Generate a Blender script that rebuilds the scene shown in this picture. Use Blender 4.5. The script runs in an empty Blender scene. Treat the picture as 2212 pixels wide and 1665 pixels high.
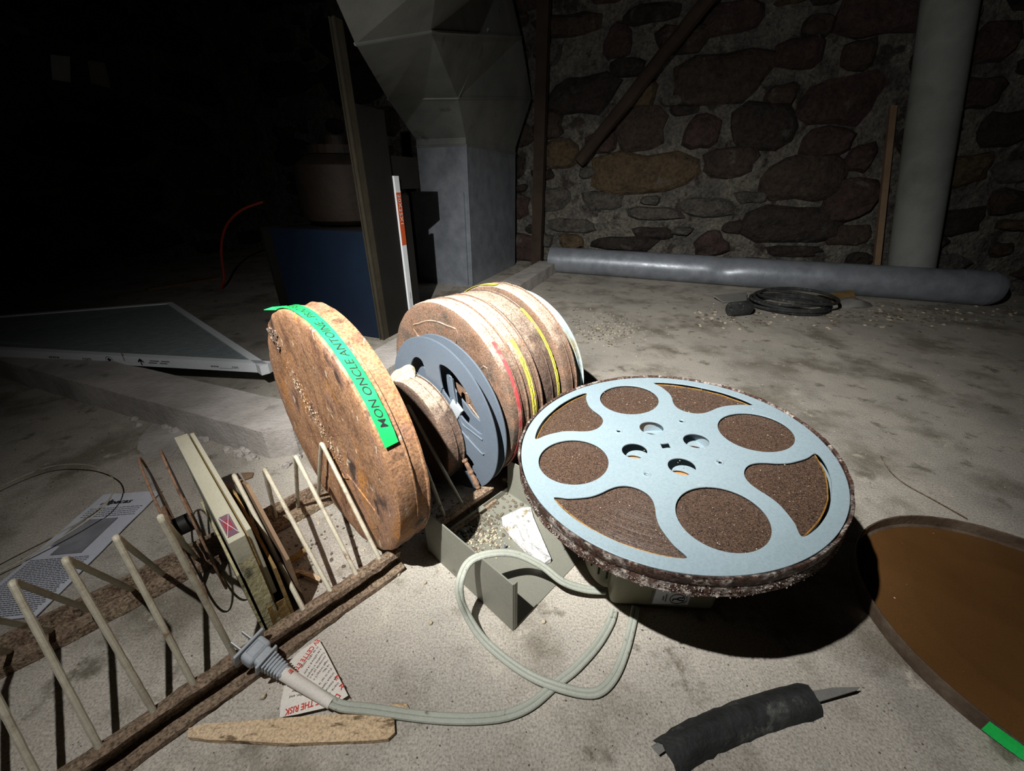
import bpy, bmesh, math, random
from mathutils import Vector, Matrix, noise
random.seed(7)
PI = math.pi
SC = bpy.context.scene
C = SC.collection

# ------------------------------------------------------------------ camera, world, light, exposure
CX, CY, F, PITCH, H = 1106.0, 832.5, 860.0, math.radians(27), 0.5
cam = bpy.data.cameras.new('camera'); camo = bpy.data.objects.new('camera', cam); C.objects.link(camo)
camo.location = (0, 0, H); camo.rotation_euler = (PI/2 - PITCH, 0, 0)
cam.sensor_fit = 'HORIZONTAL'; cam.sensor_width = 36; cam.lens = F / 2212 * 36; cam.clip_start = 0.01
SC.camera = camo
w = bpy.data.worlds.new('world'); SC.world = w; w.use_nodes = True
w.node_tree.nodes['Background'].inputs[0].default_value = (0.5, 0.62, 0.7, 1)
w.node_tree.nodes['Background'].inputs[1].default_value = 0.012
SC.view_settings.view_transform = 'Standard'; SC.view_settings.look = 'None'
SC.view_settings.exposure = 0.06; SC.view_settings.gamma = 1; SC.view_settings.use_curve_mapping = False
LP = Vector((-0.265, 0.02, 0.93))
def spot(name, target, size_deg, blend, power, rad, col=(1, .97, .92)):
    l = bpy.data.lights.new(name, 'SPOT'); l.energy = power; l.spot_size = math.radians(size_deg); l.spot_blend = blend
    l.shadow_soft_size = rad; l.color = col
    o = bpy.data.objects.new(name, l); C.objects.link(o); o.location = LP
    o.rotation_euler = (Vector(target) - LP).to_track_quat('-Z', 'Y').to_euler(); return o
spot('torch_beam', (0.20, 1.20, 0.0), 80, 1.0, 156, 0.006)
spot('torch_spill', (0.50, 0.9, 0.12), 165, 1.0, 35, 0.006, (1, .97, .94))

# ------------------------------------------------------------------ camera geometry helpers
cp, sp = math.cos(PITCH), math.sin(PITCH)
def ray(px, py):
    x = (px - CX) / F; y = -(py - CY) / F
    return Vector((x, cp + y*sp, -sp + y*cp))
def fl(px, py, z=0.0):
    d = ray(px, py); return Vector((0, 0, H)) + d * ((z - H) / d.z)
def onY(px, py, Y):
    d = ray(px, py); return Vector((0, 0, H)) + d * (Y / d.y)
def onP(px, py, p0, n):
    d = ray(px, py); O = Vector((0, 0, H)); return O + d * (n.dot(p0 - O) / n.dot(d))
U = Vector((.6899, .7239, 0)); V = Vector((-.7239, .6899, 0)); Z = Vector((0, 0, 1))
E1 = Vector((.357, .934, 0)).normalized(); E2 = Vector((.934, -.357, 0)).normalized()
def uv(u, v, z=0.0): return U*u + V*v + Z*z

# ------------------------------------------------------------------ materials
MATS = {}
def srgb(h):
    h = h.lstrip('#'); c = [int(h[i:i+2], 16)/255 for i in (0, 2, 4)]
    return tuple(x/12.92 if x <= .04045 else ((x+.055)/1.055)**2.4 for x in c) + (1,)
def mat(name, cols, scale=6, rough=.8, metal=0, bump=.3, bscale=90, patches=(), dust=None, specks=(), detail=8,
        spec=.3, stretch=None, lo=.3, hi=.7, bdist=.004, rings=0, rvar=0, grain=.07, gs=420):
    if name in MATS: return MATS[name]
    m = bpy.data.materials.new(name); m.use_nodes = True; MATS[name] = m
    nt = m.node_tree; N = nt.nodes; L = nt.links; b = N['Principled BSDF']
    tc = N.new('ShaderNodeTexCoord'); vec = tc.outputs['Object']
    if stretch:
        mp = N.new('ShaderNodeMapping'); mp.inputs['Scale'].default_value = stretch; L.new(vec, mp.inputs[0]); svec = mp.outputs[0]
    else: svec = vec
    def nz(s, d=detail, v=None, dist=0):
        n = N.new('ShaderNodeTexNoise'); n.inputs['Scale'].default_value = s; n.inputs['Detail'].default_value = d
        n.inputs['Roughness'].default_value = .62; n.inputs['Distortion'].default_value = dist
        L.new(v or svec, n.inputs['Vector']); return n.outputs[0]
    def ramp(src, stops, interp='LINEAR'):
        r = N.new('ShaderNodeValToRGB'); r.color_ramp.interpolation = interp; e = r.color_ramp.elements
        while len(e) < len(stops): e.new(.5)
        for i, (p, c) in enumerate(stops): e[i].position = p; e[i].color = c
        L.new(src, r.inputs[0]); return r.outputs[0]
    def mix(fac, a, bb):
        x = N.new('ShaderNodeMix'); x.data_type = 'RGBA'
        if isinstance(fac, float): x.inputs[0].default_value = fac
        else: L.new(fac, x.inputs[0])
        L.new(a, x.inputs[6]) if not isinstance(a, tuple) else setattr(x.inputs[6], 'default_value', a)
        L.new(bb, x.inputs[7]) if not isinstance(bb, tuple) else setattr(x.inputs[7], 'default_value', bb)
        return x.outputs[2]
    cs = [srgb(c) for c in cols]
    if len(cs) == 1: cs = cs*2
    col = ramp(nz(scale), [(lo + (hi-lo)*i/(len(cs)-1), c) for i, c in enumerate(cs)])
    if rings:
        ln = N.new('ShaderNodeVectorMath'); ln.operation = 'LENGTH'
        sx = N.new('ShaderNodeMapping'); sx.inputs['Scale'].default_value = (1, 1, 0); L.new(vec, sx.inputs[0]); L.new(sx.outputs[0], ln.inputs[0])
        rn = N.new('ShaderNodeTexNoise'); rn.noise_dimensions = '1D'; rn.inputs['Scale'].default_value = rings; rn.inputs['Detail'].default_value = 3
        L.new(ln.outputs['Value'], rn.inputs['W'])
        col = mix(ramp(rn.outputs[0], [(.4, (0, 0, 0, 1)), (.7, (.22, .22, .22, 1))]), col, srgb('#7a6254'))
    for (pc, ps, pl, ph) in patches:
        f = ramp(nz(ps, 7), [(pl, (0, 0, 0, 1)), (ph, (1, 1, 1, 1))]); col = mix(f, col, srgb(pc))
    if dust:
        dc, dlo, dhi, ds = dust
        g = N.new('ShaderNodeNewGeometry'); s = N.new('ShaderNodeSeparateXYZ'); L.new(g.outputs['Normal'], s.inputs[0])
        a = N.new('ShaderNodeMath'); a.operation = 'MULTIPLY_ADD'; L.new(nz(ds, 8), a.inputs[0]); a.inputs[1].default_value = .9; L.new(s.outputs[2], a.inputs[2])
        f = ramp(a.outputs[0], [(dlo, (0, 0, 0, 1)), (dhi, (1, 1, 1, 1))])
        # ramp input is clamped to 0..1: rescale
        sc = N.new('ShaderNodeMath'); sc.operation = 'DIVIDE'; L.new(a.outputs[0], sc.inputs[0]); sc.inputs[1].default_value = 2.0
        L.new(sc.outputs[0], f.node.inputs[0]); col = mix(f, col, srgb(dc))
    for (kc, ks, kt) in specks:
        v = N.new('ShaderNodeTexVoronoi'); v.inputs['Scale'].default_value = ks; L.new(vec, v.inputs['Vector'])
        cs2 = N.new('ShaderNodeSeparateColor'); L.new(v.outputs['Color'], cs2.inputs[0])
        mm = N.new('ShaderNodeMath'); mm.operation = 'MULTIPLY_ADD'; L.new(cs2.outputs[0], mm.inputs[0]); mm.inputs[1].default_value = .45; L.new(v.outputs['Distance'], mm.inputs[2])
        f = ramp(mm.outputs[0], [(kt, (1, 1, 1, 1)), (kt+.04, (0, 0, 0, 1))]); col = mix(f, col, srgb(kc))
    if grain:
        gm = N.new('ShaderNodeMix'); gm.data_type = 'RGBA'; gm.blend_type = 'MULTIPLY'; gm.inputs[0].default_value = 1
        gr = ramp(nz(gs, 5, vec), [(.32, (1-grain*1.6,)*3+(1,)), (.5, (1-grain*.25,)*3+(1,)), (.72, (1+grain*.9,)*3+(1,))])
        L.new(col, gm.inputs[6]); L.new(gr, gm.inputs[7]); col = gm.outputs[2]
    L.new(col, b.inputs['Base Color'])
    b.inputs['Metallic'].default_value = metal; b.inputs['Specular IOR Level'].default_value = spec
    if rvar:
        rr = ramp(nz(scale*1.7), [(.3, (rough-rvar,)*3+(1,)), (.7, (min(1, rough+rvar),)*3+(1,))]); L.new(rr, b.inputs['Roughness'])
    else: b.inputs['Roughness'].default_value = rough
    if bump:
        bm_ = N.new('ShaderNodeBump'); bm_.inputs['Strength'].default_value = bump; bm_.inputs['Distance'].default_value = bdist
        if rings: L.new(rn.outputs[0], bm_.inputs['Height'])
        else:
            ad = N.new('ShaderNodeMath'); ad.operation = 'ADD'; L.new(nz(bscale, 8), ad.inputs[0]); L.new(nz(scale*2, 5), ad.inputs[1]); L.new(ad.outputs[0], bm_.inputs['Height'])
        L.new(bm_.outputs[0], b.inputs['Normal'])
    return m
concrete = mat('concrete_floor', grain=.30, gs=420, cols=['#8b867e', '#a6a198', '#b4aea3', '#9b958b'], scale=3.2, rough=.92, bump=.55, bscale=160, bdist=.003,
               patches=[('#7d776b', 5, .50, .64), ('#757063', 17, .58, .68), ('#bdb7aa', 26, .60, .72)], specks=[('#5e5a52', 240, .10), ('#dcd7ca', 330, .09), ('#38342e', 90, .055), ('#b9a184', 120, .05)])
curbm = mat('curb_concrete', ['#8f8b86', '#a8a39e', '#bdb8b4'], 9, .95, bump=.7, bscale=130, specks=[('#5c5854', 170, .09)], patches=[('#7d7873', 14, .6, .7)])
mortar = mat('mortar', ['#4c4a47', '#63605b', '#777369', '#54514c'], 7, .95, bump=1, bscale=22, bdist=.05, grain=.35, gs=70, patches=[('#403b36', 8, .55, .63), ('#8b867d', 12, .60, .70)])
STM = [mat('stone_brown', ['#352c25', '#453a32', '#2b2622'], 9, .9, bump=1, bscale=26, bdist=.03, grain=.3, gs=60, patches=[('#5a554d', 13, .60, .70)]),
       mat('stone_red', ['#372a27', '#463733', '#2c2321'], 8, .9, bump=1, bscale=24, bdist=.03, grain=.3, gs=60, patches=[('#55504a', 11, .60, .70)]),
       mat('stone_dark', ['#26211e', '#37302b', '#1d1a19'], 10, .9, bump=1, bscale=28, bdist=.03, grain=.3, gs=60, patches=[('#4a4641', 12, .60, .70)]),
       mat('stone_ochre', ['#4a3f2f', '#5a4c38', '#3a3228'], 7, .9, bump=1, bscale=26, bdist=.03, grain=.3, gs=60, patches=[('#5a554d', 13, .60, .70)]),
       mat('stone_grey', ['#46433f', '#5a5650', '#38352f'], 11, .9, bump=1, bscale=30, bdist=.03, grain=.3, gs=60)]
rust_can = mat('rusty_tin', ['#4a352a', '#7d5b46', '#9a7556', '#906e5b', '#6c5344'], 13, .66, .2, .6, 140, stretch=(1.7, .8, 1), grain=.38, gs=330,
               patches=[('#3e302a', 14, .57, .66), ('#a8743f', 10, .55, .68), ('#c5b8a2', 34, .62, .67)], specks=[('#d8cfbf', 260, .09), ('#2a201b', 200, .07)],
               dust=('#b6a08c', .80, .98, 60), rvar=.18, bdist=.002)
dusty_can = mat('dusty_rusty_tin', ['#54402f', '#7d6250', '#6b5a4d', '#957660'], 14, .85, .1, .6, 150, grain=.4, gs=420,
                patches=[('#96603e', 12, .58, .68), ('#4e463e', 10, .52, .64)], specks=[('#4d4038', 330, .09)],
                dust=('#b9a594', .46, .66, 60), bdist=.0015)
darker_can = mat('dark_dusty_tin', ['#40352e', '#5f4e44', '#75604f'], 14, .85, .1, .8, 120, grain=.4, gs=400,
                 patches=[('#8a5a40', 14, .6, .7)], specks=[('#e0d6c8', 280, .06), ('#3a302a', 260, .08)], dust=('#a59584', .5, .70, 60), bdist=.003)
pale_can = mat('pale_blue_enamel', ['#8aa0a4', '#9db2b5', '#86989a'], 5, .55, 0, .25, 160, patches=[('#8b8672', 17, .52, .62)],
               specks=[('#57544a', 210, .11), ('#4c4a42', 330, .08)], dust=('#a8a390', .72, .90, 30))
rim_can = mat('corroded_rim', ['#3a2a26', '#5a4339', '#463531'], 9, .45, .4, 1.0, 260, grain=.6, gs=300, patches=[('#8f857f', 40, .52, .60), ('#b6aca2', 90, .55, .62)],
              specks=[('#e6e2dc', 300, .08)], bdist=.003, rvar=.2)
reelm = mat('painted_reel', ['#80919a', '#889aa1'], 3, .42, .15, .05, 300, specks=[('#e8eef0', 150, .035)], rvar=.08, spec=.5)
film = mat('wound_film', ['#1c1613', '#3c2f28', '#574538', '#2a211c'], 420, .36, .0, .5, grain=.7, gs=900, rings=2300, specks=[('#8a7464', 600, .22), ('#fbf6ee', 330, .12)], spec=.6, bdist=.0006)
greyp = mat('grey_plastic', ['#515b66', '#5c6671'], 4, .45, 0, .05, 200, specks=[('#c9cdd0', 120, .04)], patches=[('#8b9298', 20, .66, .8)], spec=.4)
wire_m = mat('grey_wire', ['#a29d8b', '#b3ae9c', '#948d7b'], 40, .55, .15, .4, 300, patches=[('#7a5a45', 35, .60, .68)], bdist=.001)
wire_r = mat('rusted_wire', ['#5a4535', '#7f6450', '#40302a'], 60, .9, .1, .9, 260, specks=[('#d8c8b8', 500, .1)], bdist=.002)
railm = mat('rusted_rail', ['#5a4638', '#846e5b', '#9b8571', '#705b4a'], 26, .95, .05, 1.0, 160, grain=.5, gs=330, patches=[('#a8957c', 34, .50, .62), ('#2c221c', 40, .62, .68)], specks=[('#bfae98', 260, .07)],
            dust=('#a08c76', .6, .85, 60), bdist=.008)
greym = mat('grey_sheet_metal', ['#78796f', '#86877c'], 5, .5, .25, .1, 160, patches=[('#4d4b45', 25, .66, .8)], specks=[('#b8b4a4', 200, .05)], spec=.4)
beige = mat('beige_plastic', ['#77755f', '#83816b'], 5, .5, 0, .08, 200, patches=[('#6b5a32', 30, .7, .8)])
galv = mat('galvanised', ['#747a82', '#858b93', '#949aa2'], 14, .42, .35, .15, 40, grain=.15, patches=[('#8e9295', 9, .62, .72)], specks=[('#a9acad', 90, .05)], rvar=.08)
ductm = mat('duct_metal', ['#6b6e6b', '#7c7f7c', '#8a8c88'], 6, .5, .3, .15, 30, patches=[('#4f4f4a', 12, .6, .75)], rvar=.1)
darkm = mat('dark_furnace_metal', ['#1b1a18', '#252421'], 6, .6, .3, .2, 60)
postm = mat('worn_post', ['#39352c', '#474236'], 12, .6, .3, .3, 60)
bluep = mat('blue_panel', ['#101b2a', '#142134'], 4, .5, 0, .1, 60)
blackr = mat('black_rubber', ['#1b1c1c', '#2a2c2c', '#3a3c3a'], 30, .75, 0, .9, 110, patches=[('#5a5c58', 45, .58, .7)], specks=[('#8b8c84', 200, .06)], bdist=.003)
slate = mat('grey_blade', ['#6a6965', '#7b7a76'], 20, .8, 0, .3, 120)
woodm = mat('pale_wood', ['#b39b7c', '#cbb392', '#d8c2a3'], 10, .9, 0, .9, 120, grain=.3, stretch=(.5, 1.6, 1), patches=[('#7c6850', 60, .57, .63)], specks=[('#5a4632', 300, .07)], bdist=.003)
woodd = mat('dark_wood', ['#2a211a', '#3c3027'], 10, .9, 0, .6, 60)
woodp = mat('batten_wood', ['#6c5844', '#816b54'], 10, .8, 0, .4, 60)
cardm = mat('cardboard', ['#6f5a34', '#8a7144', '#5c4a2c'], 8, .9, 0, .5, 80, patches=[('#4a3a24', 18, .55, .7)])
boxw = mat('ivory_box', ['#9c9a88', '#aaa896'], 7, .8, 0, .3, 150, patches=[('#978452', 16, .62, .74)], specks=[('#5d5542', 240, .05)], bdist=.001)
torn = mat('torn_board', ['#8a8464', '#b0aa86', '#6b6446'], 22, .95, 0, 1., 90, patches=[('#2b2f2c', 20, .52, .6)], bdist=.006)
whitep = mat('white_paint_flake', ['#cfcfcd', '#e0e0de'], 30, .85, 0, 1, 90, grain=.3, gs=90, patches=[('#8f8468', 34, .60, .66)], bdist=.006)
paperm = mat('paper', ['#b6bac4', '#c2c6cf'], 5, .8, 0, .1, 40, specks=[('#7a786f', 160, .06)])
tagm = mat('label_paper', ['#c7c3bb', '#d6d2ca'], 5, .8, 0, .05, 40)
photo_m = mat('printed_photo', ['#55565c', '#77787e', '#8d8e93'], 14, .8, 0, 0)
ink = mat('black_ink', ['#1c1d20', '#1c1d20'], 5, .8, 0, 0)
inkg = mat('grey_ink', ['#6a6c74', '#6a6c74'], 5, .8, 0, 0)
redink = mat('red_ink', ['#b83a2c', '#b83a2c'], 5, .8, 0, 0)
redsq = mat('dull_red_print', ['#86343c', '#7a3038'], 60, .8, 0, 0)
greent = mat('green_tape', ['#16b44c', '#1cc458', '#2fc86a'], 16, .5, 0, .1, 80, dust=('#9fcf8f', .82, 1.0, 90))
yellowt = mat('yellow_tape', ['#c9c33a', '#d2cc55'], 16, .7, 0, .2, 80, patches=[('#b8a880', 60, .56, .64)])
redt = mat('red_tape', ['#a83a3c', '#b85052'], 16, .8, 0, .2, 80, patches=[('#b29080', 40, .5, .66)])
lidm = mat('brown_lacquer', ['#54391f', '#634526', '#5c4025'], 3, .42, .1, .12, 80, patches=[('#6f4f2e', 4, .55, .75)], specks=[('#d6cfc4', 90, .07)], rvar=.1, bdist=.002)
lidrim = mat('lid_rim', ['#3a3028', '#5a4c3f', '#77695a'], 20, .6, .3, .6, 120, specks=[('#c9c0b2', 260, .07)], bdist=.002)
cordm = mat('grey_cord', ['#9ba095', '#a8ada3'], 12, .6, 0, .2, 120, patches=[('#6f6a5c', 80, .62, .7)])
plugm = mat('plug_plastic', ['#8b9298', '#989fa5'], 6, .55, 0, .1, 120, specks=[('#4a4a48', 200, .04)])
brass = mat('bright_prong', ['#a5a8aa'], 6, .5, .6, 0)
orangec = mat('orange_cable', ['#a8401c'], 6, .5, 0, 0)
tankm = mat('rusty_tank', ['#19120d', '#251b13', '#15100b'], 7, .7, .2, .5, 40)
filterm = mat('filter_media', ['#7c8587', '#8c9597'], 40, .95, 0, .8, 60)
white_c = mat('white_card', ['#d2d7db', '#dde2e6'], 6, .7, 0, .05, 40)
orange_c = mat('orange_card', ['#c2542a'], 6, .6, 0, 0)
dustm = mat('dust_clump', ['#9d937c', '#b5ab94', '#8c8370'], 30, 1, 0, 1, 120, bdist=.004)
debris_l = mat('pale_chips', ['#a39880', '#bdb39e'], 60, .95, 0, .3, 90)
debris_d = mat('dark_chips', ['#4c453b', '#6e6556'], 60, .95, 0, .3, 90)
foilm = mat('label_print', ['#5c3a44', '#a03038'], 60, .6, 0, 0, lo=.45, hi=.5)

# ------------------------------------------------------------------ object helpers
def link(name, me, m, parent=None):
    o = bpy.data.objects.new(name, me); C.objects.link(o)
    if m is not None and me is not None:
        me.materials.clear(); me.materials.append(m)
    if parent: o.parent = parent
    return o
def mk(name, vf, m, parent=None, smooth=False, M=None, auto=None):
    vs, fs = vf
    if M is not None: vs = [M @ Vector(v) for v in vs]
    me = bpy.data.meshes.new(name); me.from_pydata([tuple(v) for v in vs], [], fs); me.update()
    b = bmesh.new(); b.from_mesh(me); bmesh.ops.recalc_face_normals(b, faces=b.faces); b.to_mesh(me); b.free()
    if smooth:
        me.polygons.foreach_set('use_smooth', [True]*len(me.polygons))
        me.set_sharp_from_angle(angle=math.radians(auto or 35))
    return link(name, me, m, parent)
def tag(o, label=None, cat=None, group=None, kind=None):
    if label: o['label'] = label
    if cat: o['category'] = cat
    if group: o['group'] = group
    if kind: o['kind'] = kind
    return o
def thing(name, label, cat, M=None, group=None):
    o = bpy.data.objects.new(name, None); C.objects.link(o); o.empty_display_size = .02
    if M is not None: o.matrix_world = M if isinstance(M, Matrix) else Matrix.Translation(M)
    return tag(o, label, cat, group)
def cat_vf(*parts):
    vs, fs = [], []
    for v, f in parts:
        n = len(vs); vs += [Vector(x) for x in v]; fs += [tuple(i+n for i in q) for q in f]
    return vs, fs
def boxvf(lo, hi, bev=0):
    b = bmesh.new(); bmesh.ops.create_cube(b, size=1)
    for v in b.verts: v.co = Vector([lo[i] + (v.co[i]+.5)*(hi[i]-lo[i]) for i in range(3)])
    if bev: bmesh.ops.bevel(b, geom=b.edges[:], offset=bev, segments=3, affect='EDGES', profile=.5)
    b.verts.index_update(); r = [v.co.copy() for v in b.verts], [tuple(v.index for v in f.verts) for f in b.faces]; b.free(); return r
def hexa(b4, t4):
    return list(b4)+list(t4), [(3, 2, 1, 0), (4, 5, 6, 7)] + [(i, (i+1) % 4, 4+(i+1) % 4, 4+i) for i in range(4)]
def prism(poly, z0, z1):
    n = len(poly); vs = [Vector((p[0], p[1], z0)) for p in poly] + [Vector((p[0], p[1], z1)) for p in poly]
    return vs, [tuple(range(n))[::-1], tuple(range(n, 2*n))] + [(i, (i+1) % n, n+(i+1) % n, n+i) for i in range(n)]
def slab(pts, th, nrm=None):
    """sheet polygon in 3D with thickness"""
    pts = [Vector(p) for p in pts]; n = len(pts)
    nr = nrm or (pts[1]-pts[0]).cross(pts[2]-pts[0]).normalized()
    vs = pts + [p - nr*th for p in pts]
    return vs, [tuple(range(n)), tuple(range(n, 2*n))[::-1]] + [(i, n+i, n+(i+1) % n, (i+1) % n) for i in range(n)]
def lathe(prof, seg=96, jit=0, closed=False, a0=0, a1=2*PI):
    full = abs(a1-a0-2*PI) < 1e-6; ns = seg if full else seg+1; vs, fs = [], []
    for i in range(ns):
        a = a0 + (a1-a0)*i/seg; ca, sa = math.cos(a), math.sin(a)
        for (r, z) in prof:
            k = jit*noise.noise(Vector((ca*9, sa*9, z*60+r*20))) if jit else 0
            vs.append(Vector(((r+k)*ca, (r+k)*sa, z + k*.6)))
    n = len(prof); m = n if closed else n-1
    for i in range(seg):
        j = (i+1) % ns
        for k in range(m):
            l = (k+1) % n; q = [i*n+k, j*n+k, j*n+l, i*n+l]
            fs.append(tuple(q))
    if not closed:
        if full and prof[0][0] > 1e-5 and False: pass
    return vs, fs
def tube(pts, r, seg=8, closed=False, jit=0, flat=None):
    P = [Vector(p) for p in pts]; n = len(P); vs, fs = [], []; up = None
    for i in range(n):
        a = P[(i-1) % n] if (closed or i) else P[i]; b = P[(i+1) % n] if (closed or i < n-1) else P[i]
        t = (b-a).normalized()
        if up is None: up = t.orthogonal().normalized() if flat is None else Vector(flat)
        up = (up - t*up.dot(t)).normalized(); s = t.cross(up)
        rr = (r(i/(n-1)) if callable(r) else r) * (1 + (jit*noise.noise(P[i]*300) if jit else 0))
        for k in range(seg):
            c = 2*PI*k/seg; vs.append(P[i] + (up*math.cos(c) + s*math.sin(c))*rr)
    for i in range(n if closed else n-1):
        j = (i+1) % n
        for k in range(seg): l = (k+1) % seg; fs.append((i*seg+k, i*seg+l, j*seg+l, j*seg+k))
    if not closed: fs += [tuple(range(seg)), tuple(range((n-1)*seg, n*seg))[::-1]]
    return vs, fs
def smoothpath(P, n=8, closed=False):
    P = [Vector(p) for p in P]; out = []; m = len(P)
    for i in range(m if closed else m-1):
        if closed: a, b, c, d = P[(i-1) % m], P[i], P[(i+1) % m], P[(i+2) % m]
        else: a, b, c, d = P[max(i-1, 0)], P[i], P[i+1], P[min(i+2, m-1)]
        for k in range(n):
            t = k/n; out.append(.5*((2*b) + (c-a)*t + (2*a-5*b+4*c-d)*t*t + (3*b-a-3*c+d)*t**3))
    if not closed: out.append(P[-1])
    return out
def cutplate(outer, holes, th, bev=0.0):
    """flat plate with holes from 2D outlines, centred on z=0"""
    cu = bpy.data.curves.new('tmp', 'CURVE'); cu.dimensions = '2D'; cu.fill_mode = 'BOTH'; cu.extrude = th/2; cu.bevel_depth = bev; cu.bevel_resolution = 1
    for o in [outer]+holes:
        s = cu.splines.new('POLY'); s.points.add(len(o)-1); s.use_cyclic_u = True
        for i, p in enumerate(o): s.points[i].co = (p[0], p[1], 0, 1)
    ob = bpy.data.objects.new('tmp', cu); C.objects.link(ob)
    me = ob.to_mesh(depsgraph=bpy.context.evaluated_depsgraph_get())
    r = [v.co.copy() for v in me.vertices], [tuple(p.vertices) for p in me.polygons]
    ob.to_mesh_clear(); bpy.data.objects.remove(ob); bpy.data.curves.remove(cu); return r
def circ(r, n=96, cx=0, cy=0, a0=0): return [(cx+r*math.cos(a0+2*PI*i/n), cy+r*math.sin(a0+2*PI*i/n)) for i in range(n)]
def textvf(body, size=1.0, shear=0, ext=0.0, align='LEFT', bold=0):
    cu = bpy.data.curves.new('t', 'FONT'); cu.body = body; cu.size = size; cu.shear = shear; cu.extrude = ext; cu.align_x = align; cu.offset = bold; cu.resolution_u = 3
    ob = bpy.data.objects.new('t', cu); C.objects.link(ob)
    me = ob.to_mesh(depsgraph=bpy.context.evaluated_depsgraph_get())
    r = [v.co.copy() for v in me.vertices], [tuple(p.vertices) for p in me.polygons]
    ob.to_mesh_clear(); bpy.data.objects.remove(ob); bpy.data.curves.remove(cu); return r
def mapv(vf, f): return [f(v) for v in vf[0]], vf[1]
def text_on(body, a, b, height, n=None, shear=0, bold=0, lift=.0004):
    """text from a to b (3D), letter height given, on the plane with normal n"""
    a = Vector(a); b = Vector(b); n = Vector(n) if n else Z; d = (b-a); Lw = d.length; d.normalize(); up = n.cross(d).normalized()
    vf = textvf(body, 1, shear, bold=bold); xs = [v.x for v in vf[0]]; sx = Lw/max(xs); sy = height/.7
    return mapv(vf, lambda v: a + d*(v.x*sx) + up*(v.y*sy) + n*lift)
def frame(o, x, y, z): return Matrix(((x[0], y[0], z[0], o[0]), (x[1], y[1], z[1], o[1]), (x[2], y[2], z[2], o[2]), (0, 0, 0, 1)))
def discframe(c, n):
    n = Vector(n).normalized(); x = Vector((-n.y, n.x, 0)).normalized() if abs(n.z) < .9 else Vector((1, 0, 0)); x = (x - n*x.dot(n)).normalized()
    y = n.cross(x); return frame(c, x, y, n)
def rough(vf, amp, sc, only=None):
    return [v + noise.noise_vector(v*sc)*amp for v in vf[0]], vf[1]
def join_text(name, vfs, m, parent): return mk(name, cat_vf(*vfs), m, parent)

# ------------------------------------------------------------------ the room
struct = lambda name, vf, m, parent=None, **k: tag(mk(name, vf, m, parent, **k), kind=None if parent else 'structure')
WB = Vector((1.20, 2.47, 0))                         # a point on the foot of the back wall
WN = -E1                                             # back wall faces the camera
def wpt(s, z, d=0): return WB + E2*s + Z*z + WN*d
def room_pt(s, t): return WB + E2*s - E1*t
RS0, RS1, RT = -3.6, 3.2, 5.2
struct('floor', hexa([room_pt(RS0, RT) - Z*.12, room_pt(RS1, RT) - Z*.12, room_pt(RS1, 0) - Z*.12, room_pt(RS0, 0) - Z*.12],
                     [room_pt(RS0, RT), room_pt(RS1, RT), room_pt(RS1, 0), room_pt(RS0, 0)]), concrete)
struct('ceiling', hexa([room_pt(RS0, RT) + Z*2.2, room_pt(RS1, RT) + Z*2.2, room_pt(RS1, 0) + Z*2.2, room_pt(RS0, 0) + Z*2.2],
                       [room_pt(RS0, RT) + Z*2.3, room_pt(RS1, RT) + Z*2.3, room_pt(RS1, 0) + Z*2.3, room_pt(RS0, 0) + Z*2.3]), woodd)
def wall(name, a, b, out):
    o = struct(name, hexa([a, b, b+out*.2, a+out*.2], [a+Z*2.2, b+Z*2.2, b+out*.2+Z*2.2, a+out*.2+Z*2.2]), mortar); return o
wall_back = wall('wall_back', room_pt(RS0, 0), room_pt(RS1, 0), E1)
wall_left = wall('wall_left', room_pt(RS0, 0), room_pt(RS0, RT), -E2)
wall('wall_right', room_pt(RS1, 0), room_pt(RS1, RT), E2)
wall('wall_front', room_pt(RS0, RT), room_pt(RS1, RT), -E1)
def stone(parent, org, ax, nrm, s, z, rx, rz, mi, tri=False, depth=None):
    k = 12; vs = []; dep = depth or random.uniform(.025, .055); ph = random.uniform(0, 9); rot = random.uniform(-.06, .06)
    for ring, (sc, dd) in enumerate(((1.0, -.01), (.97, .35), (.80, .85), (.45, 1.0))):
        for i in range(k):
            a = 2*PI*i/k + rot; ca, sa = math.cos(a), math.sin(a)
            e = (abs(ca)**4 + abs(sa)**4)**(-1/4)
            j = 1.08 + .42*noise.noise(Vector((ca*1.1+ph, sa*1.1, ph*3))) + .10*noise.noise(Vector((ca*4+ph, sa*4, 1)))
            x = ca*e*rx*sc*j; y = sa*e*rz*sc*j
            if tri: x *= (1 - .55*(y/rz*.5+.5))
            zz = max(.004, z+y)
            vs.append(org + ax*(s+x) + Z*zz + nrm*(dep*dd + (.004 + .012*ring)*noise.noise(Vector((x*8+ph, y*11, ring*.6)))))
    vs.append(org + ax*s + Z*z + nrm*dep*1.02)
    fs = [(r*k+i, r*k+(i+1) % k, (r+1)*k+(i+1) % k, (r+1)*k+i) for r in range(3) for i in range(k)] + [(3*k+i, 3*k+(i+1) % k, 4*k) for i in range(k)]
    return mk('stone', (vs, fs), STM[mi], parent, smooth=True, auto=50)
placed = []
def wall_sz(px, py):
    p = onP(px, py, WB, WN); return (p-WB).dot(E2), p.z
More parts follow.
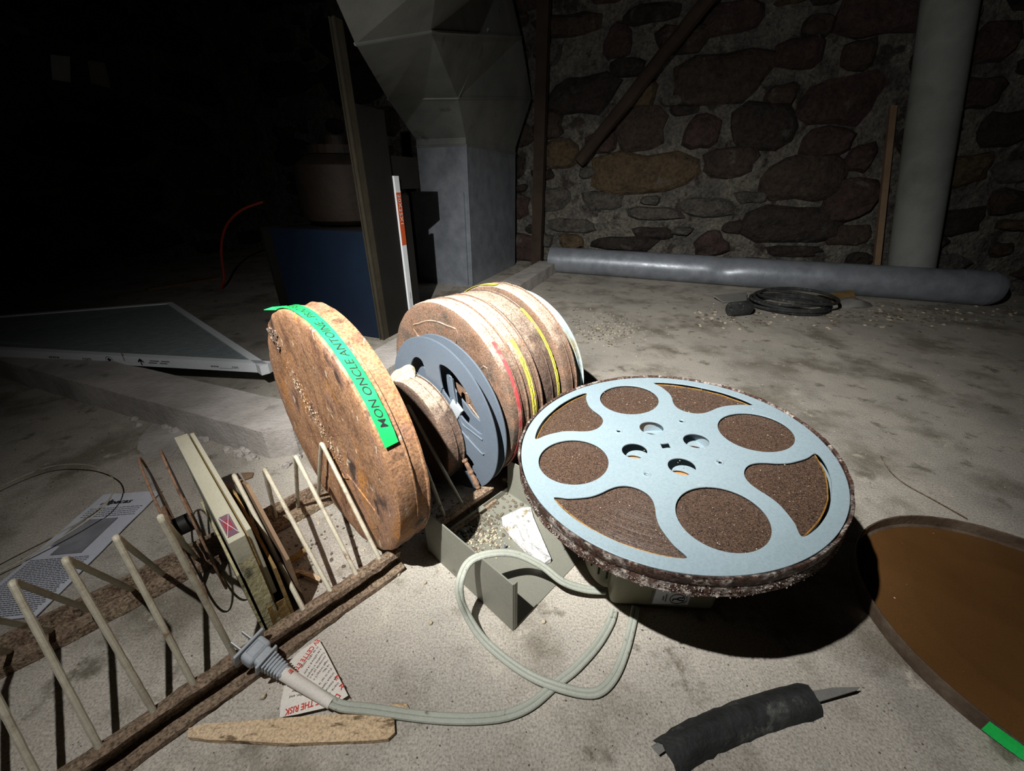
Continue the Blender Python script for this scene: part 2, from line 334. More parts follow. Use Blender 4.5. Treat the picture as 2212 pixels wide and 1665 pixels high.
KEY = [(180,115,145,52,0),(395,195,55,75,1),(450,300,80,42,2),(245,425,140,85,2),(900,85,110,72,1),(860,360,190,115,0),(1220,240,100,72,1),(640,450,50,26,4),
 (500,580,105,95,0),(780,590,70,75,1),(1050,570,140,110,2),(1390,440,170,105,1),(520,770,205,90,3),(900,730,120,62,0),(1210,800,170,100,0),(140,690,80,62,3),(1330,640,120,62,1),
 (110,885,75,52,4),(340,895,85,42,4),(560,950,125,28,4),(790,925,100,40,4),(1180,1000,205,72,2),(190,1072,50,30,3),(430,1082,140,30,2),(820,1085,105,52,1),(560,1040,85,26,2),
 (1180,1122,125,22,2),(915,1010,45,28,2),(200,1005,110,30,4),(690,1028,40,18,4),(90,1070,20,28,4),(1440,900,125,85,1),(690,175,110,62,0),(560,60,110,45,2),(1000,880,70,26,4),
 (330,640,70,45,1),(90,560,60,55,0),(1290,120,70,50,0),(1130,420,70,48,0),(90,240,55,45,4),(1480,250,70,70,0),(1480,700,60,60,1),(700,490,60,26,2),(1420,1050,110,42,0),(70,780,50,26,2),
 (1760,1090,90,35,0),(1950,760,120,70,3),(2110,580,110,80,2),(2000,420,110,70,1),(1920,990,110,60,2),(2140,900,80,60,0),(1800,250,90,80,2),(2080,200,110,90,1),(1740,620,90,80,0),(1760,860,80,70,1)]
for (cx, cy, rx, ry, mi) in KEY:
    px, py = 1140 + cx/2.0634, cy/2.0634; s0, z0 = wall_sz(px, py)
    s1, _ = wall_sz(px + rx/2.0634, py); _, z1 = wall_sz(px, py - ry/2.0634)
    rx_, rz_ = abs(s1-s0), abs(z1-z0)
    if z0 - rz_ < .01: z0 = rz_ + .015
    stone(wall_back, WB, E2, WN, s0, z0, rx_, rz_, mi, tri=(cx == 820)); placed.append((s0, z0, rx_, rz_))
def dart(parent, org, ax, nrm, s0, s1, zmax, placed, want, sizes):
    cnt = 0
    for (rx, rz, tries) in sizes:
        for _ in range(tries):
            if cnt >= want: return
            a = random.uniform(.75, 1.3); x_, z_ = rx*a, rz*random.uniform(.75, 1.2)
            s = random.uniform(s0+x_, s1-x_); z = random.uniform(z_+.01, zmax)
            if any(abs(s-q[0]) < (x_+q[2])*.97+.012 and abs(z-q[1]) < (z_+q[3])*.97+.012 for q in placed): continue
            placed.append((s, z, x_, z_)); stone(parent, org, ax, nrm, s, z, x_, z_, random.choice((0, 0, 1, 1, 2, 2, 3, 4))); cnt += 1
dart(wall_back, WB, E2, WN, -3.3, 3.1, 1.75, placed, 235, [(.2, .1, 500), (.14, .075, 900), (.09, .05, 1500), (.05, .028, 1500)])
WL = room_pt(RS0, 0)
dart(wall_left, WL, -E1, E2, .1, 4.2, 1.6, [], 120, [(.24, .12, 400), (.16, .08, 700), (.1, .05, 700)])

# L-shaped concrete curb
cw = 0.11
k0 = Vector((-.49, .655, 0)); far1 = k0 - E2*1.05; far2 = k0 + E1*2.05
def curbpoly():
    a = k0; b = k0 + E2*.045 + E1*.03
    P = []
    def edge(p, q, n, amp):
        for i in range(n):
            t = i/n; x = p.lerp(q, t); P.append((x.x + amp*noise.noise(x*30), x.y + amp*noise.noise(x*30+Vector((5, 0, 0)))))
    inner = k0 + E1*cw - E2*.0
    edge(far1, k0, 16, .006); edge(k0, b, 2, .003); edge(b, b + E1*2.0, 24, .006)
    edge(b + E1*2.0, b + E1*2.0 - E2*cw, 2, 0); edge(b + E1*2.0 - E2*cw, k0 + E1*cw + E2*(-.075), 20, .006)
    edge(k0 + E1*cw + E2*(-.075), far1 + E1*cw, 14, .006); edge(far1 + E1*cw, far1, 2, 0)
    return P
struct('trim_1', prism(curbpoly(), -.01, .064), curbm)
crumb = []
for i in range(26):                                  # broken lumps along the foot of the curb corner
    t = random.random(); p = k0 - E2*(.02+.42*t*t) - E1*random.uniform(.0, .02) if i % 3 else k0 + E2*.05 + E1*random.uniform(-.01, .12)
    b = bmesh.new(); bmesh.ops.create_icosphere(b, subdivisions=2, radius=random.uniform(.005, .014))
    for v in b.verts: v.co += noise.noise_vector(v.co*120 + p*50)*.005
    b.verts.index_update(); crumb.append(([v.co*.8 + p + Z*.001 for v in b.verts], [tuple(v.index for v in f.verts) for f in b.faces])); b.free()
tag(mk('crumbled_mortar', cat_vf(*crumb), curbm), 'crumbled mortar lumps at the foot of the concrete curb corner', 'rubble', kind='stuff')

# ------------------------------------------------------------------ furnace with duct, filter, panel
K = Vector((-.455, 1.34, 0))
fn = thing('furnace', 'dark old furnace cabinet with blue lower panel and open round tank', 'furnace', K)
fM = Matrix.Translation(-K)
def fp(name, vf, m, **k): return mk(name, vf, m, fn, M=fM, **k)
def upright(a, b, w_, d_, z0, z1): return hexa([a+Z*z0, b+Z*z0, b+d_+Z*z0, a+d_+Z*z0], [a+Z*z1, b+Z*z1, b+d_+Z*z1, a+d_+Z*z1])
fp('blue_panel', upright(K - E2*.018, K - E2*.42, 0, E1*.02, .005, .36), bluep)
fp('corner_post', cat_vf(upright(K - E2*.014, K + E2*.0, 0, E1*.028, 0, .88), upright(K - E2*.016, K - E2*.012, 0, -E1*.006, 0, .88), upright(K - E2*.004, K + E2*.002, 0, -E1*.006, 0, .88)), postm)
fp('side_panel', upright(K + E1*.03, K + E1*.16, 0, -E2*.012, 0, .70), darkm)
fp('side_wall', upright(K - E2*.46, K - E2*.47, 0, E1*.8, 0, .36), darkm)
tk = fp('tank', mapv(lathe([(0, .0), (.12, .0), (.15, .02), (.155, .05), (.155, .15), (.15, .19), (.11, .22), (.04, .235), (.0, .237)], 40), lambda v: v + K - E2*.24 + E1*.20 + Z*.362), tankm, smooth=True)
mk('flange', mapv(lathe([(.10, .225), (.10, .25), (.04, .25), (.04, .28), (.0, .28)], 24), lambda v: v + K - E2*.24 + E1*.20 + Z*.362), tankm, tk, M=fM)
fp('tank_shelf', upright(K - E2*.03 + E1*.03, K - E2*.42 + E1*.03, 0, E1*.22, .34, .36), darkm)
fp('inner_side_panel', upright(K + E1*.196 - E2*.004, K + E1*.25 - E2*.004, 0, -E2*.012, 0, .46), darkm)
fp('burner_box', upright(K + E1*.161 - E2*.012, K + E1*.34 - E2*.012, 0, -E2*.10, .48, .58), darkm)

D0 = Vector((-.215, 2.17, 0)); dl = .27; ds = .66
du = thing('air_duct', 'galvanised sheet metal duct with flared top rising beside the stone wall', 'duct', D0)
dM = Matrix.Translation(-D0)
def dp(name, vf, m, **k): return mk(name, vf, m, du, M=dM, **k)
dB = D0 + E1*ds
a_, b_, c_, e_ = D0 - E2*dl, D0, dB, dB - E2*dl
z1 = onY(1010, 313, D0.y).z
dp('plenum', hexa([p + Z*0 for p in (a_, b_, c_, e_)], [p + Z*z1 for p in (a_, b_, c_, e_)]), galv)
def sec(pts_lo, pts_hi): return hexa(pts_lo, pts_hi)
L1 = [p + Z*z1 for p in (a_, b_, c_, e_)]
L1s = [p + Z*(z1+.03) for p in (a_, b_, c_, e_)]
L2 = [onY(838, 214, 1.95), onY(989, 212, 2.0), onY(1148, 212, dB.y), onY(1040, 200, dB.y)]
L3 = [onY(768, 95, 1.30), onY(930, 68, 1.50), onY(1126, 80, 2.62), onY(960, 70, 2.7)]
L4 = [onY(700, -60, 1.12), onY(948, -60, 1.30), onY(1092, -60, 2.5), onY(880, -60, 2.7)]
dp('duct_reducer', cat_vf(sec(L1, L1s), sec(L1s, L2)), ductm)
dp('duct_elbow', sec(L2, L3), ductm)
dp('duct_hood', sec(L3, L4), ductm)
dp('duct_riser', sec(L4, [Vector((p.x, p.y, 2.19)) for p in L4]), ductm)
def bandat(L, lift, h):
    return cat_vf(*[tube([L[i]+Z*lift, L[(i+1) % 4]+Z*lift], h, 6) for i in range(4)])
for L_ in (L1, L2, L3): dp('duct_seam', bandat(L_, 0, .005), ductm)
dp('corner_bead', tube([b_+Z*.01, b_+Z*z1], .0035, 6), galv)
dp('corner_crease', tube([L2[1], (L3[1]+L3[2])/2 + Z*.02], .004, 6), ductm)
dp('plenum_extension', upright(D0 - E2*.02 - E1*.012, D0 - E2*.02 - E1*.012 - E2*.3, 0, E1*.01, 0, .46), galv)

# air filter with orange end standing in the furnace slot
f0 = K + E1*.166 + E2*.004
ft = thing('upright_air_filter', 'narrow white edge of a card framed air filter standing upright, orange printed end', 'filter', f0)
ftM = Matrix.Translation(-f0)
mk('card_frame', upright(f0, f0 + E1*.026, 0, -E2*.05, .0, .30), white_c, ft, M=ftM)
mk('orange_band', upright(f0 + E2*.0008, f0 + E1*.026 + E2*.0008, 0, -E2*.0005, .30, .47), orange_c, ft, M=ftM)
mk('card_core', upright(f0, f0 + E1*.026, 0, -E2*.05, .30, .52), white_c, ft, M=ftM)
mk('white_tip', upright(f0 + E2*.0008, f0 + E1*.026 + E2*.0008, 0, -E2*.0005, .47, .475), white_c, ft, M=ftM)
q = f0 + E2*.0016
mk('lettering', text_on('20X25X1', q + E1*.005 + Z*.465, q + E1*.005 + Z*.37, .016, n=E2), white_c, ft, M=ftM)
mk('small_print', text_on('www_______com', q + E1*.010 + Z*.13, q + E1*.010 + Z*.05, .006, n=E2), ink, ft, M=ftM)

# large flat filter lying across the curb
A1, A2, A3 = fl(0, 720, .11), fl(370, 650, .07), fl(578, 786, .072); A0 = A1 + (A3 - A2)*.8
def filt():
    n0 = fl(578, 786, .072); nl = fl(-120, 748, .09); fr = fl(372, 652, .075); bl = fl(-250, 700, .12)
    fz = thing('flat_air_filter', 'large flat card framed air filter lying across the concrete curb', 'filter', n0)
    fMx = Matrix.Translation(-n0)
    P = [nl, n0, fr, bl]; nr = (P[1]-P[0]).cross(P[2]-P[0]).normalized()
    if nr.z < 0: nr = -nr
    mc = sum(P, Vector())/4
    mk('filter_media', slab([p.lerp(mc, .03) - nr*.003 for p in P], .014, nr), filterm, fz, M=fMx)
    def rail(a, b, inward):
        return hexa([a - nr*.027, b - nr*.027, b - nr*.027 + inward*.02, a - nr*.027 + inward*.02], [a, b, b + inward*.02, a + inward*.02])
    cen = sum(P, Vector())/4
    for i in range(4):
        a, b = P[i], P[(i+1) % 4]; d = (b-a).normalized(); inn = nr.cross(d)
        if inn.dot(cen-a) < 0: inn = -inn
        mk('card_edge', rail(a, b, inn), white_c, fz, M=fMx)
    d = (n0-nl).normalized(); on = -(nr.cross(d));
    if on.y > 0: on = -on
    def at(px): return onP(px, 760, nl, on)
    def band(px0, px1, txt, h, up=.006, m=ink):
        a = at(px0); b = at(px1); L0 = (a-nl).dot(d); L_1 = (b-nl).dot(d)
        A = nl + d*L0 - nr*(.027-up) + on*.0006; B = nl + d*L_1 - nr*(.027-up) + on*.0006
        mk('lettering', text_on(txt, A, B, h, n=on), m, fz, M=fMx)
    band(100, 190, 'www_________com', .010, .009); band(445, 505, 'www_______com', .008, .009)
    for (q0, q1, up_) in ((316, 336, .016), (340, 358, .016), (312, 330, .010), (336, 352, .010)):
        aq = at(q0) - nr*(.027-up_) + on*.0006; bq = at(q1) - nr*(.027-up_) + on*.0006
        aq = nl + d*(at(q0)-nl).dot(d) - nr*(.027-up_) + on*.0006; bq = nl + d*(at(q1)-nl).dot(d) - nr*(.027-up_) + on*.0006
        mk('print_line', ([aq, bq, bq + nr*.003, aq + nr*.003], [(0, 1, 2, 3)]), inkg, fz, M=fMx)
    # maple leaf roundel and arrow
    def deco(pxc, vf, m):
        a = at(pxc); c0 = nl + d*(a-nl).dot(d) - nr*.0135 + on*.0008
        mk('printed_mark', mapv(vf, lambda v: c0 + d*v.x + nr*v.y), m, fz, M=fMx)
    deco(229, cutplate(circ(.0105, 24), [circ(.0095, 24)], .0002), ink)
    leaf = [(0, -.0055), (.0004, -.002), (.003, -.0025), (.0025, -.001), (.0055, .001), (.0035, .0015), (.004, .003), (.002, .0022), (.0016, .0035), (0, .0058)]
    leaf = [(x*1.3, y*1.3) for x, y in leaf]
    deco(229, cutplate(leaf + [(-x, y) for x, y in leaf[1:-1]][::-1], [], .0002), ink)
    arr = [(-.0012, -.007), (.0012, -.007), (.0012, .001), (.006, -.002), (.006, .001), (0, .007), (-.006, .001), (-.006, -.002), (-.0012, .001)]
    arr = [(x*1.4, y*1.4) for x, y in arr]
    deco(296, cutplate(arr, [], .0002), ink)
    mk('card_joint', hexa([at(261) + on*.001 - nr*.026, at(262) + on*.001 - nr*.026, at(262) - nr*.026, at(261) - nr*.026], [at(261) + on*.001, at(262) + on*.001, at(262), at(261)]), woodp, fz, M=fMx)
filt()

# battens, cable and pale scraps in the dark left part
def bar(a, b, w_, h_, m, name, label, cat, up=Z):
    d = (b-a).normalized(); s = d.cross(up).normalized()*w_/2; u = s.cross(d).normalized()*h_
    if u.z < 0: u = -u
    return tag(mk(name, hexa([a-s, b-s, b+s, a+s], [a-s+u, b-s+u, b+s+u, a+s+u]), m), label, cat)
bar(fl(318, 628, .0), fl(476, 602, .0), .03, .012, woodp, 'wood_batten', 'thin pale batten lying on the dark floor behind the flat filter', 'batten')
cab = smoothpath([fl(478, 622, .008), fl(484, 600, .05), onY(478, 540, 2.15), onY(488, 490, 2.15), onY(520, 455, 2.15), onY(568, 436, 2.2)], 8)
tag(mk('orange_cable', tube(cab, .006, 8), orangec, smooth=True), 'orange cable rising from the dark floor left of the furnace', 'cable')
def wl(px, py, d=0): return onP(px, py, WL + E2*d, E2)
tag(mk('pale_sheet', slab([wl(108, 118, .05), wl(150, 122, .05), wl(152, 178, .05), wl(112, 172, .05)], .004), white_c), 'small pale grey sheet high on the dark left wall, left one', 'sheet')
tag(mk('pale_sheet', slab([wl(188, 130, .05), wl(226, 136, .05), wl(238, 190, .05), wl(196, 180, .05)], .004), boxw), 'small yellowish sheet high on the dark left wall, right one', 'sheet')
tag(mk('pale_plank', slab([wl(40, 415, .06), wl(130, 405, .06), wl(130, 418, .06), wl(40, 428, .06)], .02), woodp), 'faint pale plank end against the dark left wall', 'plank')

# post, leaning rod, stove pipes, stick
pp = onP(1163, 560, WB + WN*.07, WN); pb = Vector((pp.x, pp.y, 0))
tag(mk('wall_post', upright(pb - E2*.035, pb + E2*.03, 0, WN*.05, 0, 2.18), woodd), 'dark wooden post standing between the duct and the stone wall', 'post')
r0 = onP(1250, 350, WB + WN*.10, WN); r1 = onP(1560, -40, WB + WN*.10, WN)
tag(mk('leaning_pole', rough(tube([r0.lerp(r1, i/12) for i in range(13)], .034, 10), .006, 9), woodd, smooth=True), 'dark pole leaning diagonally across the stone wall', 'pole')

def lying_pipe():
    a = fl(1187, 588, 0) ; b = fl(2128, 664, 0); R = .074
    a = Vector((a.x, a.y, R)) + E1*.03; b = Vector((b.x, b.y, R)) + E1*.05; d = (b-a).normalized()
    t = thing('stove_pipe', 'long dented galvanised stove pipe lying on the floor along the stone wall', 'pipe', Vector((a.x, a.y, 0)))
    Mx = Matrix.Translation(-Vector((a.x, a.y, 0))); L_ = (b-a).length
    n = 60; vs, fs = [], []; side = d.cross(Z).normalized()
    for i in range(n+1):
        x = L_*i/n; c0 = a + d*x; dn = math.exp(-((x-L_*.475)/.045)**2)
        for k in range(32):
            an = 2*PI*k/32; dirv = side*math.cos(an) + Z*math.sin(an)
            toward = max(0, dirv.dot((side if side.y < 0 else -side)*.75 + Z*.66)); rr = R - .022*dn*toward**2 + .0012*noise.noise(dirv*2 + d*x*4)
            vs.append(c0 + dirv*rr)
    for i in range(n):
        for k in range(32): fs.append((i*32+k, i*32+(k+1) % 32, (i+1)*32+(k+1) % 32, (i+1)*32+k))
    mk('pipe_body', (vs, fs), galv, t, M=Mx, smooth=True)
    def ring(x0, x1, r): return mapv(lathe([(r-.003, x0), (r, x0), (r, x1), (r-.003, x1)], 40, closed=True), lambda v: a + side*v.x + Z*v.y + d*v.z)
    mk('collar', ring(-.002, .008, R+.002), galv, t, M=Mx, smooth=True)
    mk('elbow_collar', cat_vf(ring(L_*.945, L_, R+.003)), galv, t, M=Mx, smooth=True)
    cap = smoothpath([b - d*.005, b + d*.03, b + d*.05 + E1*.03 + Z*0], 4)
    mk('elbow', mapv(lathe([(R, 0), (R*.97, .02), (R*.80, .04), (R*.45, .05), (.0, .054)], 32), lambda v: b + side*v.x + Z*v.y + d*v.z), galv, t, M=Mx, smooth=True)
lying_pipe()
vb = onP(1972, 548, WB + WN*.16, WN); vt = onP(2056, -30, WB + WN*.12, WN)
vb0 = vb + (vb-vt).normalized()*(vb.z/abs((vb-vt).normalized().z)) if vb.z > 0 else vb
vbb = vt + (vb-vt)*((vt.z-.02)/(vt.z-vb.z))
sp_ = thing('standing_pipe', 'tall wide grey pipe standing upright behind the lying stove pipe', 'pipe', Vector((vbb.x, vbb.y, 0)))
mk('pipe_body', tube([vbb.lerp(vt, i/10) for i in range(11)], .088, 32), mat('dull_pipe_grey', ['#747874', '#828682', '#6b6e6a'], 4, .7, .0, .1, 60, spec=.15), sp_, M=Matrix.Translation(-Vector((vbb.x, vbb.y, 0))), smooth=True)
mk('pipe_seam', tube([vbb.lerp(vt, .62), vbb.lerp(vt, .63)], .0895, 32), MATS['dull_pipe_grey'], sp_, M=Matrix.Translation(-Vector((vbb.x, vbb.y, 0))), smooth=True)
sb = onP(1894, 566, WB + WN*.12, WN); st = onP(1929, 228, WB + WN*.055, WN); sbb = st + (sb-st)*((st.z-.003)/(st.z-sb.z))
d_ = (st-sbb).normalized(); s_ = E2*.0125; q_ = WN*.012
tag(mk('wooden_stick', hexa([sbb-s_-q_, sbb+s_-q_, sbb+s_+q_, sbb-s_+q_], [st-s_-q_, st+s_-q_, st+s_+q_, st-s_+q_]), woodp), 'thin pale wooden stick leaning on the stone wall', 'stick')

# coil of black hose, small roll, scraps by the pipe
cc = fl(1700, 664, 0)
co = thing('hose_coil', 'coil of thin black hose on the floor before the stove pipe', 'coil', cc)
cM = Matrix.Translation(-cc)
for i, (rr, zz, dx) in enumerate([(.148, .008, 0), (.140, .020, .006), (.150, .030, -.004), (.134, .012, .01), (.143, .041, .004), (.156, .018, -.003), (.151, .052, .03)]):
    mk('hose_loop', tube([cc + Vector((rr*1.02*math.cos(a)+dx, rr*.92*math.sin(a), zz + .004*math.sin(a*2+i))) for a in [2*PI*k/48 for k in range(48)]], .0065, 8, closed=True), blackr, co, M=cM, smooth=True)
ra, rb = fl(1578, 668, .03), fl(1618, 664, .03)
dr = (rb-ra).normalized(); rs = dr.cross(Z)
tag(mk('foam_roll', mapv(lathe([(.009, 0), (.028, 0), (.030, .004), (.030, .088), (.028, .092), (.009, .092)], 24, closed=True), lambda v: ra + rs*v.x + Z*v.y + dr*v.z), blackr, smooth=True), 'short dark foam tube beside the hose coil', 'tube')
tag(mk('pale_board_scrap', slab([fl(1540, 640, .02), fl(1612, 633, .02), fl(1612, 652, .004), fl(1562, 654, .004)], .006), slate), 'pale flat board scrap left of the hose coil', 'scrap')
tag(mk('brown_card_scrap', rough(slab([fl(1765, 640, .01), fl(1840, 628, .03), fl(1850, 648, .012), fl(1790, 656, .006)], .006), .004, 20), cardm), 'brown cardboard scrap right of the hose coil', 'scrap')
tag(mk('grey_rag', rough(mapv(lathe([(.0, .03), (.05, .026), (.085, .012), (.09, .0)], 20), lambda v: Vector((v.x, v.y*.5, v.z)) + fl(1835, 660, .0)), .012, 14), slate, smooth=True), 'crumpled grey rag on the floor right of the hose coil', 'rag')

# ------------------------------------------------------------------ film cans
CN = Vector((-.689, -.724, -.03)).normalized()          # front faces point this way
def can_profiles(R, t):
    lid = [(0, -.0018), (R*.70, -.0018), (R*.72, -.0006), (R*.90, -.0006), (R*.93, 0), (R-.004, 0), (R-.0012, -.0012), (R, -.004), (R, -t*.52), (R+.0008, -t*.54), (R+.0008, -t*.57), (R-.001, -t*.585)]
    body = [(R-.002, -t*.50), (R-.002, -t*.90), (R+.0004, -t*.93), (R+.0004, -t*.975), (R-.003, -t), (R*.9, -t), (R*.88, -t+.002), (0, -t+.002)]
    return lid, body
def sector(a0, a1, r0, r1, rd=.012, z=0):
    P = []; n = 10
    for i in range(n+1): a = a0 + (a1-a0)*i/n; P.append(Vector((r1*math.cos(a), r1*math.sin(a), z)))
    for i in range(n+1): a = a1 - .35*(a1-a0)*.5 - (a1-a0)*.65*i/n; P.append(Vector((r0*math.cos(a), r0*math.sin(a), z)))
    return smoothpath(P[::2], 3, closed=True)
def band_text(body, R, a_start, a_end, zc, h, lift=.0006):
    vf = textvf(body, 1, .25, bold=.004); xs = [v.x for v in vf[0]]; mx = max(xs)
    def f(v):
        a = a_start + (a_end-a_start)*v.x/mx; z = zc + (v.y-.35)*h/.7; return Vector(((R+lift)*math.cos(a), (R+lift)*math.sin(a), z))
    return mapv(vf, f)
def can(name, label, u, v, R, t, zc, m, jit=.0, n=CN, emboss=None, grp=None, mb=None, er=.0018):
    M_ = discframe(uv(u, v, zc), n); th = thing(name, label, 'film can', M_, grp); lid, body = can_profiles(R, t)
    lv = lathe(lid, 128, jit)
    if emboss:
        lv = cat_vf(lv, *[tube(sector(a-.52, a+.52, R*.36, R*.80, z=-.0012), er, 6, closed=True) for a in emboss])
    mk('lid', lv, m, th, smooth=True); mk('can_body', lathe(body, 128, jit*1.2), mb or m, th, smooth=True)
    return th
def tape_strip(R, a0, a1, z0, z1, ragged=.0008, n=60):
    vs, fs = [], []
    for i in range(n+1):
        a = a0 + (a1-a0)*i/n; jz = ragged*noise.noise(Vector((i*.7, 3, z0*90)))
        for (r, z) in ((R+.0002, z0+jz), (R+.0006, z0+jz), (R+.0006, z1-jz), (R+.0002, z1-jz)): vs.append(Vector((r*math.cos(a), r*math.sin(a), z)))
    for i in range(n):
        for k in range(4): fs.append((i*4+k, i*4+(k+1) % 4, (i+1)*4+(k+1) % 4, (i+1)*4+k))
    fs += [(0, 1, 2, 3), (n*4+3, n*4+2, n*4+1, n*4)]
    return vs, fs
rd = math.radians
# local x of a can frame points to the viewer's right (-v), angles run counter-clockwise from there
big = can('large_film_can', 'large rusty film can with a green tape strip, standing in the wire rack', .157, .509, .1805, .045, .1815, rust_can, .0016, emboss=[rd(-62)], er=.0010)
tp = mk('green_tape', cat_vf(tape_strip(.1822, rd(21), rd(112), -.020, -.0035), ), greent, big, smooth=True)
M0 = big.matrix_world
fl_pts = [(587, 662), (604, 652), (634, 662), (625, 672)]
def onlocal(px, py, rad): # point on the band near the loose end
    return None
e0 = Vector((.1826*math.cos(rd(112)), .1826*math.sin(rd(112)), -.0035)); e1 = Vector((.1826*math.cos(rd(112)), .1826*math.sin(rd(112)), -.020))
tdir = Vector((-math.sin(rd(112)), math.cos(rd(112)), 0))
mk('loose_tape_end', slab([e0, e0 + tdir*.022 + Vector((0, .006, .008)), e0 + tdir*.020 + Vector((0, .007, -.002)), e1 + tdir*.016 + Vector((0, .004, -.003)), e1], .0006), greent, tp)
mk('lettering', band_text('MON ONCLE ANTOINE - PRINT REEL 1/5', .1824, rd(27), rd(109), -.0118, .0085), ink, tp)
# rusty blister and white crust on the big face
def crust(parent, spots, m, name='crust'):
    parts = []
    for (x, y, s) in spots:
        b = bmesh.new(); bmesh.ops.create_icosphere(b, subdivisions=2, radius=s)
        for vv in b.verts: vv.co = Vector((vv.co.x, vv.co.y, vv.co.z*.25)) + noise.noise_vector(vv.co*300 + Vector((x*99, y*99, 0)))*s*.6 + Vector((x, y, 0))
        b.verts.index_update(); parts.append(([vv.co.copy() for vv in b.verts], [tuple(vv.index for vv in f.verts) for f in b.faces])); b.free()
    return mk(name, cat_vf(*parts), m, parent)
sp1 = [(-.105 + random.gauss(0, .008), .125 + random.gauss(0, .008), random.uniform(.002, .005)) for _ in range(22)]
crust(big, sp1, darker_can, 'rust_blister')
sp2 = []
for i in range(260):
    t = random.random(); sp2.append((-.075 + .10*t + random.gauss(0, .010), .075 - .11*t + random.gauss(0, .014), random.uniform(.0004, .0013)))
tag(crust(big, sp2, debris_l, 'white_crust'), kind='stuff')

small = can('small_film_can', 'small dusty rusty film can between the big can and the grey reel', .306, .535, .100, .036, .103, darker_can, .001, mb=darker_can)
dm = discframe(uv(.306, .535, .103), CN)
clump = rough(mapv(lathe([(.0, .010), (.016, .009), (.028, .004), (.032, -.002)], 24), lambda v: Vector((v.x*.8, v.y*.7, v.z))), .010, 40)
mk('dust_wad', (clump[0], clump[1]), dustm, small, M=Matrix.Translation((-.035, .095, -.018)) @ Matrix.Rotation(-PI/2+.3, 4, 'X'), smooth=True)

G = 'film cans standing side by side in the rack'
c1 = can('film_can', 'brown film can with raised sector ridges and a red tape, behind the grey reel', .377, .519, .164, .036, .164, dusty_can, .0006, emboss=[rd(10), rd(100), rd(190), rd(280)], grp=G)
mk('red_tape', tape_strip(.1652, rd(-62), rd(48), -.017, -.010), redt, c1, smooth=True)
c2 = can('film_can', 'film can with a yellow tape, second of the row after the red taped can', .415, .519, .163, .034, .164, dusty_can, .0006, emboss=[rd(30), rd(120), rd(210), rd(300)], grp=G)
yt = mk('yellow_tape', tape_strip(.1642, rd(-45), rd(46), -.015, -.006), yellowt, c2, smooth=True)
c3 = can('film_can', 'film can with scribbled yellow tape near its back edge, third of the row', .457, .524, .162, .044, .163, darker_can, .0006, emboss=[rd(10), rd(100), rd(190), rd(280)], grp=G)
yt2 = mk('yellow_tape', tape_strip(.1634, rd(-5), rd(62), -.042, -.036), yellowt, c3, smooth=True)
c4 = can('film_can', 'brown film can with a pale tape on its top, fourth of the row', .508, .520, .166, .034, .166, dusty_can, .0008, emboss=[rd(40), rd(130)], grp=G)
mk('pale_tape', tape_strip(.1676, rd(92), rd(128), -.014, -.0005), yellowt, c4, smooth=True)
c5 = can('film_can', 'pale blue enamelled film can, last of the row', .550, .522, .157, .030, .158, pale_can, .0004, grp=G)
def scrib(parent, R, a0, a1, zc, amp):
    P = [Vector((R*math.cos(a0+(a1-a0)*i/70), R*math.sin(a0+(a1-a0)*i/70), zc + amp*noise.noise(Vector((i*1.9, 2, zc*100)))*1.6)) for i in range(71)]
    mk('handwriting', tube(P, .00045, 4), ink, parent)
scrib(yt, .1648, rd(-40), rd(35), -.0105, .003); scrib(yt2, .164, rd(0), rd(56), -.039, .002)

